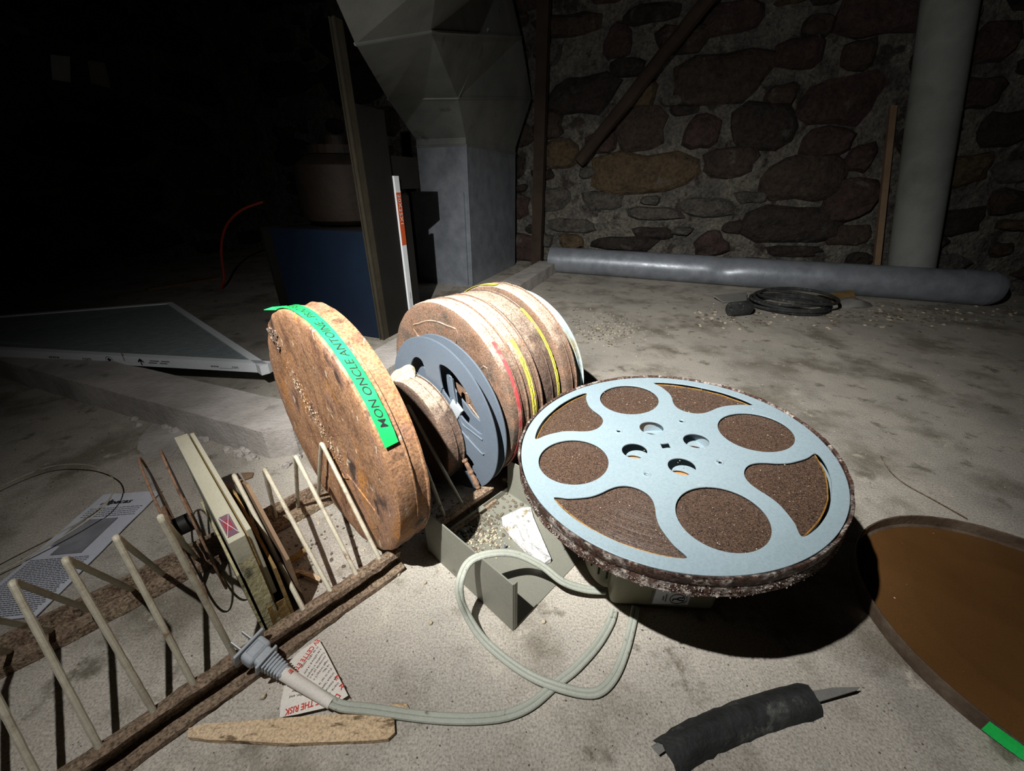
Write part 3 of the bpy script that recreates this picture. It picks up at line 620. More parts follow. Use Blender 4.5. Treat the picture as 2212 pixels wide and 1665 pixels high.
# grey plastic reel
def slot(pts, n=6): return [(p.x, p.y) for p in smoothpath([Vector((x, y, 0)) for x, y in pts], n, closed=True)]
def grey_reel():
    R = .1375; M_ = discframe(uv(.3455, .500, .139), Vector((-.689, -.724, -.03))); R = .1395; t = thing('plastic_film_reel', 'grey plastic film reel with three openings, leaning on the brown can', 'film reel', M_)
    A = [(.012, .097), (.023, .1045), (.043, .101), (.062, .0895), (.085, .068), (.1025, .042), (.1105, .018), (.105, .009), (.088, .0115), (.066, .018), (.050, .030), (.034, .040), (.024, .048), (.014, .060)]
    def rot(P, a): return [(x*math.cos(a)-y*math.sin(a), x*math.sin(a)+y*math.cos(a)) for x, y in P]
    tear = [(-.073, .0736), (-.062, .090), (-.0483, .0971), (-.034, .0935), (-.0279, .0729), (-.0334, .0597), (-.048, .061), (-.063, .064)]
    holes = [slot(A, 3), slot(rot(A, rd(-120)), 3), slot(tear, 3)]
    fr = cutplate(circ(R, 128), holes, .0018, .0006); bk = cutplate(circ(R, 128), holes, .0018, .0006)
    mk('front_flange', mapv(fr, lambda v: v), greyp, t, smooth=True)
    mk('back_flange', mapv(bk, lambda v: v + Vector((0, 0, -.020))), greyp, t, smooth=True)
    mk('rim_bead', lathe([(R, -.0012), (R+.0022, -.0006), (R+.0022, .0012), (R, .0018), (R-.0022, .0012)], 128, closed=True), greyp, t, smooth=True)
    mk('hub', cat_vf(lathe([(.030, -.018), (.032, -.018), (.032, -.001), (.030, -.001)], 48, closed=True)), greyp, t, smooth=True)
    mk('spoke_arm', slab([Vector((.030, .020, .002)), Vector((.052, .030, .002)), Vector((.0475, .056, .002)), Vector((.0450, .086, .002)), Vector((.0385, .088, .002)), Vector((.0385, .056, .002))], .003), greyp, t)
    for P in ([(.0335, .030), (.0400, .048), (.0385, .086), (.0415, .090), (.0450, .086), (.0475, .055), (.054, .032)], [(.034, .018), (.0466, .0003), (.075, -.015), (.1041, -.0274), (.110, -.025)], [(.056, .024), (.0627, .0092), (.085, .005), (.1084, .0011)], [(-.012, .055), (.004, .040), (.016, .062)]):
        mk('spoke_rib', tube(smoothpath([Vector((x, y, .0022)) for x, y in P], 4), .0014, 6), greyp, t, smooth=True)
    mk('core_block', boxvf((-.013, -.020, -.002), (.013, .020, .004), .0015), plugm, t, smooth=True, M=Matrix.Translation((.042, .026, 0)) @ Matrix.Rotation(-.6, 4, 'Z'))
grey_reel()

# ------------------------------------------------------------------ wire rack
rk = thing('wire_rack', 'rusted wire rack with two floor rails and bent grey divider wires', 'rack', uv(-.1, .5, 0))
rM = Matrix.Translation(-uv(-.1, .5, 0))
def rail_piece(name, u0, u1, shape, m=railm):
    n = max(8, int((u1-u0)/.008)); vs, fs = [], []; k = len(shape)
    for i in range(n+1):
        u = u0 + (u1-u0)*i/n
        for j, (v, z) in enumerate(shape):
            a = .0022 if 0 < i < n else .004
            o = noise.noise_vector(Vector((u*60, j*3.1, 0)))*a + noise.noise_vector(Vector((u*14, j, 4)))*.002
            p = uv(u + o.x, v + o.y, max(.001, z + o.z*.7)); vs.append(p)
    for i in range(n):
        for j in range(k): fs.append((i*k+j, i*k+(j+1) % k, (i+1)*k+(j+1) % k, (i+1)*k+j))
    fs += [tuple(range(k)), tuple(range(n*k, n*k+k))[::-1]]
    return mk(name, (vs, fs), m, rk, M=rM)
v0 = .401
CH = [(v0+.003, .001), (v0+.003, .034), (v0-.004, .037), (v0-.013, .035), (v0-.013, .027), (v0-.002, .026), (v0-.003, .009), (v0-.020, .008), (v0-.020, .001)]
rail_piece('front_rail', -.34, .176, CH); rail_piece('front_rail', .236, .362, CH)
rail_piece('front_rail', .40, .60, [(v, z*.7) for v, z in CH])
v1 = .612
BH = [(v1+.012, .001), (v1+.012, .031), (v1+.004, .033), (v1-.002, .014), (v1-.020, .012), (v1-.022, .001)]
rail_piece('back_rail', -.36, .02, BH); rail_piece('back_rail', .05, .60, BH)
def wire(front_px, apex_px, back_uv, u, m=wire_m, zf=.036, apex_uvz=None):
    Fp = onP(front_px[0], front_px[1], uv(u, 0, 0), U); Fp = uv(u, v0-.004, .035) if True else Fp
    A = onP(apex_px[0], apex_px[1], uv(u, 0, 0), U) if apex_px else uv(u, *apex_uvz)
    B = uv(u, back_uv, .018)
    fr = [Fp.lerp(A, t) for t in (0, .25, .5, .75, .92)]; bk = [A.lerp(B, t) for t in (.10, .4, .7, 1)]
    k = A + (A - (Fp+B)/2).normalized()*-.003
    P = smoothpath(fr + [k] + bk, 6)
    return mk('divider_wire', tube(P, .0029, 10, jit=.12), m, rk, M=rM, smooth=True)
s = .962
WR = [((218, 1630), (23, 1254), -.141*s), ((331, 1548), (138, 1205), -.100*s), ((423, 1488), (248, 1157), -.066*s), ((510, 1421), (345, 1114), -.027*s),
      ((717, 1277), (570, 1010), .085*s), ((772, 1238), (638, 983), .121*s)]
for f_, a_x, u_ in WR: wire(f_, a_x, .606, u_)
wire((825, 1192), (694, 955), .606, .1505)
wire(None or (0, 0), None, .606, -.205, apex_uvz=(.50, .18)); wire((0, 0), None, .606, -.172, apex_uvz=(.49, .178))
wire((0, 0), None, .606, .048, apex_uvz=(.565, .150))
wire((957, 1097), (880, 905), .606, .262); wire((995, 1078), (880, 873), .606, .2985)
mk('broken_wire', tube(smoothpath([uv(.338, v0-.004, .034), onP(1022, 1030, uv(.336, 0, 0), U), onP(1003, 992, uv(.334, 0, 0), U)], 8), .0042, 8, jit=.9), wire_r, rk, M=rM, smooth=True)
mk('broken_wire', tube(smoothpath([uv(.222, v0-.004, .034), uv(.216, .43, .07), uv(.210, .46, .12)], 8), .0028, 8, jit=.5), wire_r, rk, M=rM, smooth=True)

# ------------------------------------------------------------------ spool, film box and panels in the rack
def spool():
    R = .099; t = thing('wire_spool', 'dark rusted open metal film spool standing left of the ivory box', 'film reel', discframe(uv(-.030, .568, .106), -U))
    for i, z in enumerate((0, -.021)):
        f = mk('spool_flange', cat_vf(tube([Vector((R*math.cos(a), R*math.sin(a), z)) for a in [2*PI*k/72 for k in range(72)]], .0013, 8, closed=True),
                                      tube([Vector((.030*math.cos(a), .030*math.sin(a), z)) for a in [2*PI*k/32 for k in range(32)]], .0022, 8, closed=True)), wire_r, t, smooth=True)
        for k in range(3):
            a = rd(30+120*k); q = Vector((-math.sin(a), math.cos(a), 0))
            P = [Vector((.030*math.cos(a), .030*math.sin(a), z)) - q*.012, Vector((R*math.cos(a), R*math.sin(a), z)) - q*.006, Vector((R*math.cos(a), R*math.sin(a), z)) + q*.006, Vector((.030*math.cos(a), .030*math.sin(a), z)) + q*.012]
            mk('spoke', slab(P, .0012), darkm, f)
    mk('spool_hub', lathe([(.010, -.021), (.012, -.021), (.012, 0), (.010, 0)], 32, closed=True), darkm, t, smooth=True)
spool()
def filmbox():
    o = uv(.0095, .421, .001); t = thing('film_box', 'worn ivory cardboard film box standing on edge in the rack, torn front end', 'box', frame(o, U, V, Z))
    w1, ln, h = .0235, .285, .160
    mk('box_shell', rough(boxvf((0, .002, .0), (.0165, ln, h), .0012), .0006, 40), boxw, t)
    mk('lid_flap', rough(boxvf((.0185, .006, .055), (w1, ln-.006, h+.001), .0008), .0006, 40), boxw, t)
    mk('inner_board', boxvf((.0165, .004, .0), (.0185, ln-.004, h-.006)), cardm, t)
    # torn lower end
    n = 14; vs, fs = [], []
    for i in range(n+1):
        for j in range(5):
            z = .004 + (h-.012)*i/n*.86; vs.append(Vector((.0005 + .0155*j/4, -.0005 - .0030*abs(noise.noise(Vector((j*1.7, i*.9, 0)))) - .0012, z)))
    for i in range(n):
        for j in range(4): fs.append((i*5+j, i*5+j+1, (i+1)*5+j+1, (i+1)*5+j))
    mk('torn_end', (vs, fs), torn, t, smooth=True)
    mk('end_flap', slab([Vector((.006, -.004, .002)), Vector((w1+.004, -.002, .004)), Vector((w1+.004, .002, .042)), Vector((.008, -.004, .050))], .001), cardm, t)
    # printed label on the top edge near the front
    lb = mk('printed_label', slab([Vector((.002, .010, h+.0006)), Vector((.0125, .010, h+.0006)), Vector((.0125, .050, h+.0006)), Vector((.002, .050, h+.0006))], .0005), mat('dull_purple_print', ['#5f4650', '#6b4e58'], 30, .7, 0, 0), t)
    mk('red_square', slab([Vector((.0035, .020, h+.001)), Vector((.0105, .020, h+.001)), Vector((.0105, .040, h+.001)), Vector((.0035, .040, h+.001))], .0003), redsq, lb)
    for sgn in (0, 1):
        a = Vector((.002, .010 if sgn else .050, h+.0012)); b = Vector((.0125, .050 if sgn else .010, h+.0012)); mk('white_line', tube([a, b], .0003, 4), paperm, lb)
    mk('side_panel', rough(boxvf((-.0045, -.004, .0), (-.002, .16, .118)), .0012, 50), torn, t)
filmbox()
def panel(name, u0, th, va, vb_, h0, h1, m, label, cat='board'):
    P = [uv(u0, va, .001), uv(u0, vb_, .001), uv(u0, vb_, h1*.8), uv(u0, (va+vb_)/2+.02, h1), uv(u0, va, h0)]
    n = U; vs = P + [p + n*th for p in P]; k = 5
    fs = [tuple(range(k)), tuple(range(k, 2*k))[::-1]] + [(i, k+i, k+(i+1) % k, (i+1) % k) for i in range(k)]
    return tag(mk(name, rough((vs, fs), .001, 40), m), label, cat)
panel('cardboard_sheet', .0375, .003, .418, .60, .10, .145, cardm, 'yellowed cardboard panel standing just right of the ivory box')
panel('brown_board', .0525, .004, .425, .592, .095, .150, woodp, 'thin brown board standing right of the yellowed cardboard panel')
def flake(name, pts, m, label, cat, z=.002, th=.0015, amp=.003, group=None):
    P = [fl(x, y, z) for x, y in pts]; c0 = sum(P, Vector())/len(P); vs = [c0 + Z*.004] + P; n = len(P)
    vs2 = [v - Z*th for v in vs]; fs = [(0, 1+i, 1+(i+1) % n) for i in range(n)] + [(n+1, n+2+(i+1) % n, n+2+i) for i in range(n)] + [(1+i, n+2+i, n+2+(i+1) % n, 1+(i+1) % n) for i in range(n)]
    vf = (vs+vs2, fs); vf = ([Vector((v.x, v.y, max(.0005, v.z + amp*noise.noise(v*70)))) for v in vf[0]], vf[1])
    return tag(mk(name, vf, m), label, cat, group)
flake('paper_shred', [(600, 1215), (640, 1200), (668, 1176), (650, 1205), (612, 1222)], cardm, 'thin tan paper shred curling up right of the brown board', 'shred', .012)
flake('paper_shred', [(600, 1232), (650, 1228), (695, 1245), (690, 1255), (645, 1238), (605, 1240)], woodm, 'longer tan paper strip lying right of the brown board', 'shred', .008)
flake('bark_chip', [(520, 1022), (548, 1020), (545, 1030), (528, 1036)], woodp, 'small brown chip on the floor behind the rack', 'chip', .003)

# ------------------------------------------------------------------ reel on the device
RC = Vector((.189, .403, .211)); RN = Vector((-.095, -.027, .995)).normalized()
rx = (Vector((1, 0, 0)) - RN*RN.x).normalized(); ry = RN.cross(rx)
RM = frame(RC, rx, ry, RN)
cb = thing('open_film_can', 'rusty open film can lying flat on the beige device', 'film can', RM)
Rc = .1815
prof = [(Rc-.0012, .0022), (Rc+.0004, .0028), (Rc+.0008, .0018), (Rc+.0002, -.0085), (Rc-.0008, -.0098), (Rc, -.0112), (Rc-.0006, -.0195), (Rc+.0002, -.0222), (Rc-.0024, -.0242), (Rc-.006, -.0246), (0, -.0246),
        (0, -.0232), (Rc-.004, -.0232), (Rc-.0026, -.021), (Rc-.0022, .0015)]
mk('can_wall', lathe(prof, 160, .0011, closed=True), rim_can, cb, smooth=True, auto=50)
mk('can_floor', lathe([(0, -.0222), (.172, -.0222), (.172, -.0230), (0, -.0230)], 64, closed=False), mat('tan_can_inside', ['#9a6a3c', '#a87848'], 5, .6, 0, .1), cb)
re_ = thing('film_reel', 'pale grey metal film reel full of brown film lying in the open can', 'film reel', RM)
A0 = rd(7.5)
def wing(k):
    half = [(.1638, 0), (.1645, 8), (.1645, 16), (.1640, 22), (.1625, 25.2), (.1585, 25.0), (.150, 22.0), (.1395, 19.2), (.129, 16.6), (.118, 14.9), (.107, 13.8), (.098, 12.0), (.091, 8.6), (.0875, 4.3), (.0865, 0)]
    c0 = A0 + rd(-135 + 90*k); P = [(r, a) for r, a in half] + [(r, -a) for r, a in half[-2:0:-1]]
    return slot([(r*math.cos(c0+rd(a)), r*math.sin(c0+rd(a))) for r, a in P], 4)
sq = [(.0045, .0012), (.0045, .0045), (.001, .0040), (-.001, .0040), (-.0048, .0045), (-.0044, .001), (-.0048, -.001), (-.0045, -.0045), (0, -.0038), (.0045, -.0045), (.0042, -.001)]
def flange(full):
    holes = [circ(.0420, 64, .1165*math.cos(A0+PI/2*k), .1165*math.sin(A0+PI/2*k)) for k in range(4)] + [circ(.0152, 32, .0395*math.cos(A0+PI/2*k), .0395*math.sin(A0+PI/2*k)) for k in range(4)]
    holes += [wing(k) for k in range(4)]
    if full: holes += [[(x*1.2, y*1.2) for x, y in sq]] + [circ(.0030, 16, .061*math.cos(A0+PI/4+PI/2*k), .061*math.sin(A0+PI/4+PI/2*k)) for k in range(4)]
    else: holes += [circ(.005, 16)]
    return cutplate(circ(.1778, 160), holes, .0012, .0003)
mk('top_flange', flange(True), reelm, re_, smooth=True)
mk('bottom_flange', mapv(flange(False), lambda v: v + Vector((0, 0, -.0185))), reelm, re_, smooth=True)
mk('wound_film', lathe([(.061, -.0205), (.061, -.0035), (.1605, -.0030), (.1607, -.0205)], 160, closed=True), film, re_, smooth=True)
mk('hub', lathe([(.0575, -.0205), (.0575, -.001), (.060, -.001), (.060, -.0205)], 96, closed=True), reelm, re_, smooth=True)
for k in range(4):
    c = Vector((.061*math.cos(A0+PI/4+PI/2*k), .061*math.sin(A0+PI/4+PI/2*k), 0))
    mk('rivet', mapv(lathe([(.0030, .0006), (.0036, .0016), (.0046, .0014), (.0050, .0006)], 20), lambda v: v + c), reelm, re_, smooth=True)
mk('film_edge', lathe([(.1606, -.0022), (.1612, -.0020), (.1618, -.0024), (.1614, -.010), (.1607, -.010)], 160, .0006, closed=True), mat('amber_edge', ['#6b4a22', '#8f6a30', '#3a2818'], 90, .4, 0, .2), re_, smooth=True)
flk = []
for i in range(110):
    a = random.uniform(0, 2*PI) if i > 40 else random.uniform(.9, 2.2); r = random.uniform(.02, .177); s_ = random.uniform(.0003, .0009)
    x, y = r*math.cos(a), r*math.sin(a); q = random.uniform(0, 3); flk.append(([Vector((x+s_*math.cos(q+k*2.1), y+s_*math.sin(q+k*2.1), .0012)) for k in range(3)] + [Vector((x, y, .0020))], [(0, 1, 3), (1, 2, 3), (2, 0, 3)]))
tag(mk('paint_dust', cat_vf(*flk), debris_l, re_), kind='stuff')
cr = []
for i in range(420):                                  # crust of corrosion on the can wall towards the viewer
    a = rd(random.uniform(-168, -28)); h_ = -.009 - .0145*abs(random.gauss(.55, .3)); h_ = max(-.0240, h_); s_ = random.uniform(.0003, .0009)
    b = bmesh.new(); bmesh.ops.create_icosphere(b, subdivisions=1, radius=s_); pc = Vector(((Rc)*math.cos(a), (Rc)*math.sin(a), h_))
    b.verts.index_update(); cr.append(([v.co + pc + noise.noise_vector(v.co*900+pc*90)*s_*.5 for v in b.verts], [tuple(v.index for v in f.verts) for f in b.faces])); b.free()
tag(mk('corrosion_crust', cat_vf(*cr), mat('salt_crust', ['#4a3c38', '#7a706a', '#a8a29c'], 200, .7, .1, .3), cb), kind='stuff')

# beige device under the reel
def device():
    a, b = fl(1316, 1308), fl(1542, 1322); d = (b-a).normalized(); d.z = 0; n = Vector((d.y, -d.x, 0)); L_ = (b-a).length
    if n.y > 0: n = -n
    M_ = frame(Vector((a.x, a.y, 0)), d, -n, Z); t = thing('beige_device', 'beige wall hair dryer base standing under the rusty open can', 'appliance', M_)
    bod = boxvf((0, 0, .001), (L_, .15, .174), .008)
    bod = ([Vector((v.x, v.y, v.z - (.014*(1-v.x/L_) if v.z > .1 else 0))) for v in bod[0]], bod[1])
    mk('housing', bod, beige, t, smooth=True)
    g = mk('grille_drum', mapv(lathe([(.0, .004), (.042, .004), (.050, .012), (.050, .12), (.042, .145), (.0, .145)], 32, a0=PI*.45, a1=PI*1.75), lambda v: Vector((v.x*.55, v.y, v.z)) + Vector((.000, .068, 0))), beige, t, smooth=True)
    for k in range(6):
        an = PI*(.85 + .12*k); c0 = Vector((.0505*.55*math.cos(an), .068 + .0505*math.sin(an), 0))
        mk('vent_slot', tube([c0 + Z*.03, c0 + Z*.075, c0 + Z*.125], .0014, 6), ink, g)
    x0, x1 = L_*.40, L_*.735
    lab = mk('rating_label', hexa([Vector((x0, -.0004, .010)), Vector((x1, -.0004, .012)), Vector((x1, .002, .012)), Vector((x0, .002, .010))], [Vector((x0+.002, -.0004, .046)), Vector((x1, -.0004, .046)), Vector((x1, .002, .046)), Vector((x0+.002, .002, .046))]), white_c, t)
    cx_, cz_ = x0 + (x1-x0)*.66, .0225
    def plane(v): return Vector((cx_ + v.x, -.0009, cz_ + v.y))
    mk('certification_mark', mapv(cutplate(circ(.0095, 32), [circ(.0086, 32)], .0002), plane), ink, lab)
    tu = textvf('U', .010, bold=.0004); tl = textvf('L', .010, bold=.0004)
    # letters lie on their side: text turned a quarter turn
    mk('lettering', mapv(tu, lambda v: plane(Vector((.0005 + v.y, .0002 + -v.x + .0035, 0)))), ink, lab)
    mk('lettering', mapv(tl, lambda v: plane(Vector((-.0055 + v.y*.9, .0018 + -v.x - .001, 0)))), ink, lab)
    tx = textvf('LISTED', .0036)
    mx = max(v.x for v in tx[0])
    mk('lettering', mapv(tx, lambda v: plane(Vector(((.0108+v.y)*math.cos(rd(50) - rd(100)*v.x/mx), (.0108+v.y)*math.sin(rd(50) - rd(100)*v.x/mx), 0)))), ink, lab)
    for (xx, y0_, y1_) in ((-.0150, -.006, .008), (-.0185, -.004, .004), (-.0330, -.008, .012)):
        mk('small_print', (lambda Q: (Q, [(0, 1, 2, 3)]))([plane(Vector(p)) for p in ((xx, y0_, 0), (xx+.0016, y0_, 0), (xx+.0016, y1_, 0), (xx, y1_, 0))]), inkg, lab)
    return M_
device()

# ------------------------------------------------------------------ sheet metal tray
TA, TB, TC = Vector((-.127, .427, 0)), Vector((-.001, .302, 0)), Vector((-.010, .556, 0)); TD = TC + TB - TA
ta = (TB-TA).normalized(); tb = (TC-TA).normalized(); TM = frame(TA, ta, tb, Z); TL = (TB-TA).length; TW = (TC-TA).length
tr = thing('metal_cover', 'open grey sheet metal cover lying on its back beside the rack', 'metal cover', TM)
mk('floor_plate', boxvf((0, 0, .0005), (TL, TW, .0022)), greym, tr)
mk('side_wall', cat_vf(boxvf((0, -.0012, .0005), (TL, .0006, .087)), boxvf((TL-.0006, .0006, .0022), (TL+.0008, .006, .087))), greym, tr)
mk('side_wall', boxvf((0, TW-.001, .0005), (TL*1.0, TW+.001, .075)), greym, tr)
mk('low_lip', cat_vf(boxvf((-.001, .0, .0005), (.0006, TW, .014)), boxvf((.0006, .02, .012), (.008, .034, .0135)), boxvf((.0006, .098, .012), (.008, .112, .0135))), greym, tr)
tray_pile = []
for i in range(240):
    k = random.random(); x = abs(random.gauss(.022, .022)) + .004; y = .06 + random.gauss(.02, .045); y = min(max(y, .006), TW-.006); x = min(x, TL-.01); s_ = random.uniform(.0008, .0034)
    b = bmesh.new(); bmesh.ops.create_icosphere(b, subdivisions=1, radius=s_); pc = Vector((x, y, .0024 + s_*.5))
    b.verts.index_update(); tray_pile.append(([Vector((v.co.x*1.3, v.co.y, v.co.z*.6)) + pc + noise.noise_vector(v.co*700+pc*70)*s_*.6 for v in b.verts], [tuple(v.index for v in f.verts) for f in b.faces])); b.free()
tag(mk('debris_heap', cat_vf(*tray_pile), debris_d, None, M=TM), 'dark crumbled debris lying in the corner of the grey metal cover', 'debris', kind='stuff')
pc2 = []
for i in range(150):
    x = .055 + random.gauss(0, .014); y = .075 + random.gauss(0, .018); s_ = random.uniform(.0006, .0024)
    x = min(max(x, .004), TL-.004)
    b = bmesh.new(); bmesh.ops.create_icosphere(b, subdivisions=1, radius=s_); pc = Vector((x, y, .0026 + s_*.5))
    b.verts.index_update(); pc2.append(([v.co + pc + noise.noise_vector(v.co*700+pc*70)*s_*.6 for v in b.verts], [tuple(v.index for v in f.verts) for f in b.faces])); b.free()
tag(mk('pale_crumbs', cat_vf(*pc2), debris_l, None, M=TM), 'pale yellowish crumbs in the middle of the grey metal cover', 'debris', kind='stuff')
def screw():
    p = fl(1090, 1185, .0025); t = thing('screw', 'small grey screw lying in the metal cover', 'screw', p)
    mk('head', lathe([(0, .0015), (.0028, .0012), (.0032, 0), (0, 0)], 16), galv, t); mk('shank', tube([Vector((0, 0, .001)), Vector((.001, -.001, .011))], .0013, 8), galv, t)
screw()
# flat white board fragment
wf = [(1083, 1118), (1104, 1108), (1128, 1096), (1146, 1094), (1152, 1120), (1168, 1155), (1190, 1208), (1176, 1214), (1172, 1222), (1160, 1220), (1146, 1200), (1120, 1172), (1100, 1150), (1088, 1138)]
def fragment():
    P = [fl(x, y, .010) for x, y in wf]; c0 = sum(P, Vector())/len(P); n = len(P); rings = 5; vs = []
    for r in range(rings):
        t = 1 - r/rings
        for p in P:
            q = c0.lerp(p, t); vs.append(Vector((q.x, q.y, .011 + .006*noise.noise(Vector((q.x*60, q.y*60, 1))) + .004*noise.noise(Vector(((q.x+q.y)*260, (q.x-q.y)*40, 3))))))
    vs.append(c0 + Z*.004); base = [Vector((p.x, p.y, .0035)) for p in P]; vs += base
    fs = [(r*n+i, r*n+(i+1) % n, (r+1)*n+(i+1) % n, (r+1)*n+i) for r in range(rings-1) for i in range(n)] + [((rings-1)*n+i, (rings-1)*n+(i+1) % n, rings*n) for i in range(n)]
    o = rings*n+1; fs += [(i, o+i, o+(i+1) % n, (i+1) % n) for i in range(n)] + [tuple(range(o, o+n))]
    tag(mk('white_fragment', (vs, fs), whitep), 'torn brilliant white fragment lying in the metal cover beside the reel', 'fragment')
fragment()

# ------------------------------------------------------------------ power cord, plug, warning label
R_c = .0030
def twin(path, name, parent, M_=None):
    pth = smoothpath(path, 10); A, B = [], []
    for i, p in enumerate(pth):
        a = pth[max(i-1, 0)]; b = pth[min(i+1, len(pth)-1)]; t = (b-a).normalized(); s = t.cross(Z)
        s = s.normalized() if s.length > .1 else Vector((1, 0, 0)); A.append(p + s*R_c*.78 + Z*.0003); B.append(p - s*R_c*.78)
    return mk(name, cat_vf(tube(A, R_c, 10), tube(B, R_c*.97, 10)), cordm, parent, M=M_, smooth=True)
cz = .0042
loopA = [fl(1306, 1276, .016), fl(1262, 1272, .022), fl(1215, 1256, .034), fl(1170, 1222, .052), fl(1115, 1197, .070), fl(1060, 1196, .083), fl(1016, 1212, .087), fl(995, 1250, .080), fl(994, 1290, .060), fl(1010, 1330, .034), fl(1040, 1376, .014), fl(1085, 1418, cz),
         fl(1140, 1456, cz), fl(1195, 1480, cz+.003), fl(1262, 1497, cz), fl(1300, 1490, cz), fl(1330, 1455, cz), fl(1352, 1400, cz), fl(1366, 1345, cz), fl(1373, 1312, cz)]
o0 = fl(1306, 1276, .0); cdM = Matrix.Translation(-o0)
cord = thing('power_cord', 'grey twin power cord looping over the metal cover and floor with a ribbed plug', 'cord', o0)
twin(loopA, 'cord_loop', cord, cdM)
PZ = .022
pb0, pb1 = fl(551, 1408, .030), fl(612, 1452, .022)
pd = (fl(533, 1393, .050) - fl(612, 1452, .032)).normalized()
pl_o = fl(572, 1422, .042)
loopB = [fl(1326, 1318, cz), fl(1318, 1345, cz), fl(1290, 1392, cz), fl(1245, 1442, cz), fl(1200, 1478, cz*.8), fl(1150, 1520, cz), fl(1100, 1543, cz), fl(1040, 1552, cz), fl(965, 1552, cz), fl(890, 1545, cz), fl(800, 1532, cz+.003), fl(735, 1524, cz+.009), fl(690, 1500, cz+.015), fl(645, 1474, cz+.022), pl_o - pd*.028]
twin(loopB, 'cord_lead', cord, cdM)
# plug
ps = pd.cross(Z).normalized(); pu = ps.cross(pd).normalized(); PM = cdM @ frame(pl_o, ps, pu, pd)
ps_m = cat_vf(boxvf((-.0130, -.0088, .004), (.0130, .0088, .0206), .004), boxvf((-.0095, -.0072, -.003), (.0095, .0072, .008), .003), boxvf((-.0172, -.0112, .0204), (.0172, .0112, .0238), .0012), boxvf((-.0128, -.0095, -.0038), (.0128, .0095, -.0008), .001))
pg = mk('plug_body', ps_m, plugm, cord, M=PM, smooth=True)
mk('strain_relief', cat_vf(boxvf((-.0062, -.0045, -.028), (.0062, .0045, -.001), .002), *[boxvf((-.0092+.0004*k, -.0066+.0003*k, -.0072-.0036*k), (.0092-.0004*k, .0066-.0003*k, -.0048-.0036*k), .0008) for k in range(6)]), plugm, pg, M=PM, smooth=True)
for sx_ in (-.0063, .0063): mk('prong', boxvf((sx_-.0008, -.0032, .0238), (sx_+.0008, .0032, .040), .0004), brass, pg, M=PM)
mk('embossed_frame', tube([Vector(p) for p in ((-.007, .0089, .008), (.007, .0089, .008), (.007, .0089, .0175), (-.007, .0089, .0175))], .0004, 4, closed=True), plugm, pg, M=PM)
# warning label folded round the cord
TZ = .0085
TP = [(688, 1380), (700, 1400), (752, 1502), (733, 1514), (714, 1526), (640, 1543), (604, 1549), (606, 1520), (616, 1470), (622, 1432), (650, 1404)]
tgP = [fl(x, y, TZ + (.006 if x > 690 else 0)) for x, y in TP]
wt = thing('warning_label', 'torn paper warning tag with red lettering folded round the cord by the plug', 'tag', fl(660, 1480, 0))
wM = Matrix.Translation(-fl(660, 1480, 0))
def zt(px, py): return TZ + .0004
tgP = [fl(x, y, TZ) for x, y in TP]
mk('paper_tag', slab(tgP, .0004, Z), tagm, wt, M=wM)
def tl(body, a, b, h, m=ink, bold=0): mk('lettering', text_on(body, fl(*a, TZ), fl(*b, TZ), h, bold=bold), m, wt, M=wM)
tl('EV CETTE ÉTI', (684, 1372+8), (634, 1446), .0055, redink, .02)
tl('E THE RISK', (690, 1508), (616, 1532), .0062, redink, .02)
tl('D', (728, 1497), (720, 1509), .006, redink, .02); tl('E  R', (722, 1462), (738, 1492), .004, redink, .02)
for body, a, b in [('m de 1875 watts.', (686, 1396), (648, 1443)), ('s de calibre # 14 AW', (692, 1401), (655, 1455)), ('Toutefois, si l\'emploi', (698, 1408), (662, 1462)), ('commande car le ri', (702, 1416), (668, 1464)),
                   ('rage lorsqu\'il n', (707, 1425), (676, 1468)), ('re feu.', (710, 1434), (696, 1452)), ('d\'un lit car le', (715, 1442), (688, 1478)), ('lorsque l\'appa', (720, 1452), (695, 1486)), ('de distance', (725, 1462), (703, 1491)), ('literie. n', (730, 1473), (710, 1498)),
                   ('lo Den', (650, 1487), (632, 1491)), ('other, amd', (658, 1497), (626, 1503))]:
    tl(body, a, b, .0026)
# folded sleeve of the label round the cord
sl = [fl(614, 1454, .031), fl(645, 1474, .0265), fl(682, 1497, .019), fl(716, 1519, .0145)]
mk('folded_sleeve', tube(smoothpath(sl, 5), lambda t: .0070 - .0016*t, 14), tagm, wt, M=wM, smooth=True)
def tl2(body, a, b, h, m=ink): mk('lettering', text_on(body, fl(*a, .036), fl(*b, .036), h, bold=.02), m, wt, M=wM)
tl2('E', (628, 1444), (621, 1452), .0045, redink); 

# ------------------------------------------------------------------ loose things in the foreground
def plank():
    top = [(408, 1574), (440, 1562), (520, 1556), (600, 1552), (700, 1545), (800, 1541), (852, 1548)]; bot = [(852, 1582), (838, 1596), (800, 1600), (700, 1602), (620, 1606), (520, 1602), (450, 1598), (406, 1592)]
    P = [fl(x, y, .006) for x, y in top+bot]; n = len(P); c0 = [Vector((p.x + .0012*noise.noise(p*200), p.y + .0012*noise.noise(p*170), 0)) for p in P]
    vs = [p + Z*(.0065 + .002*noise.noise(p*60)) for p in c0] + [p + Z*.0005 for p in c0]
    fs = [tuple(range(n)), tuple(range(n, 2*n))[::-1]] + [(i, n+i, n+(i+1) % n, (i+1) % n) for i in range(n)]
    tag(mk('wood_splinter', (vs, fs), woodm), 'long flat pale wood splinter lying below the plug', 'wood')
plank()
flake('wood_crumb', [(845, 1522), (862, 1518), (878, 1519), (884, 1530), (870, 1534), (850, 1530)], woodm, 'small rough wood crumb beside the cord', 'chip', .004)
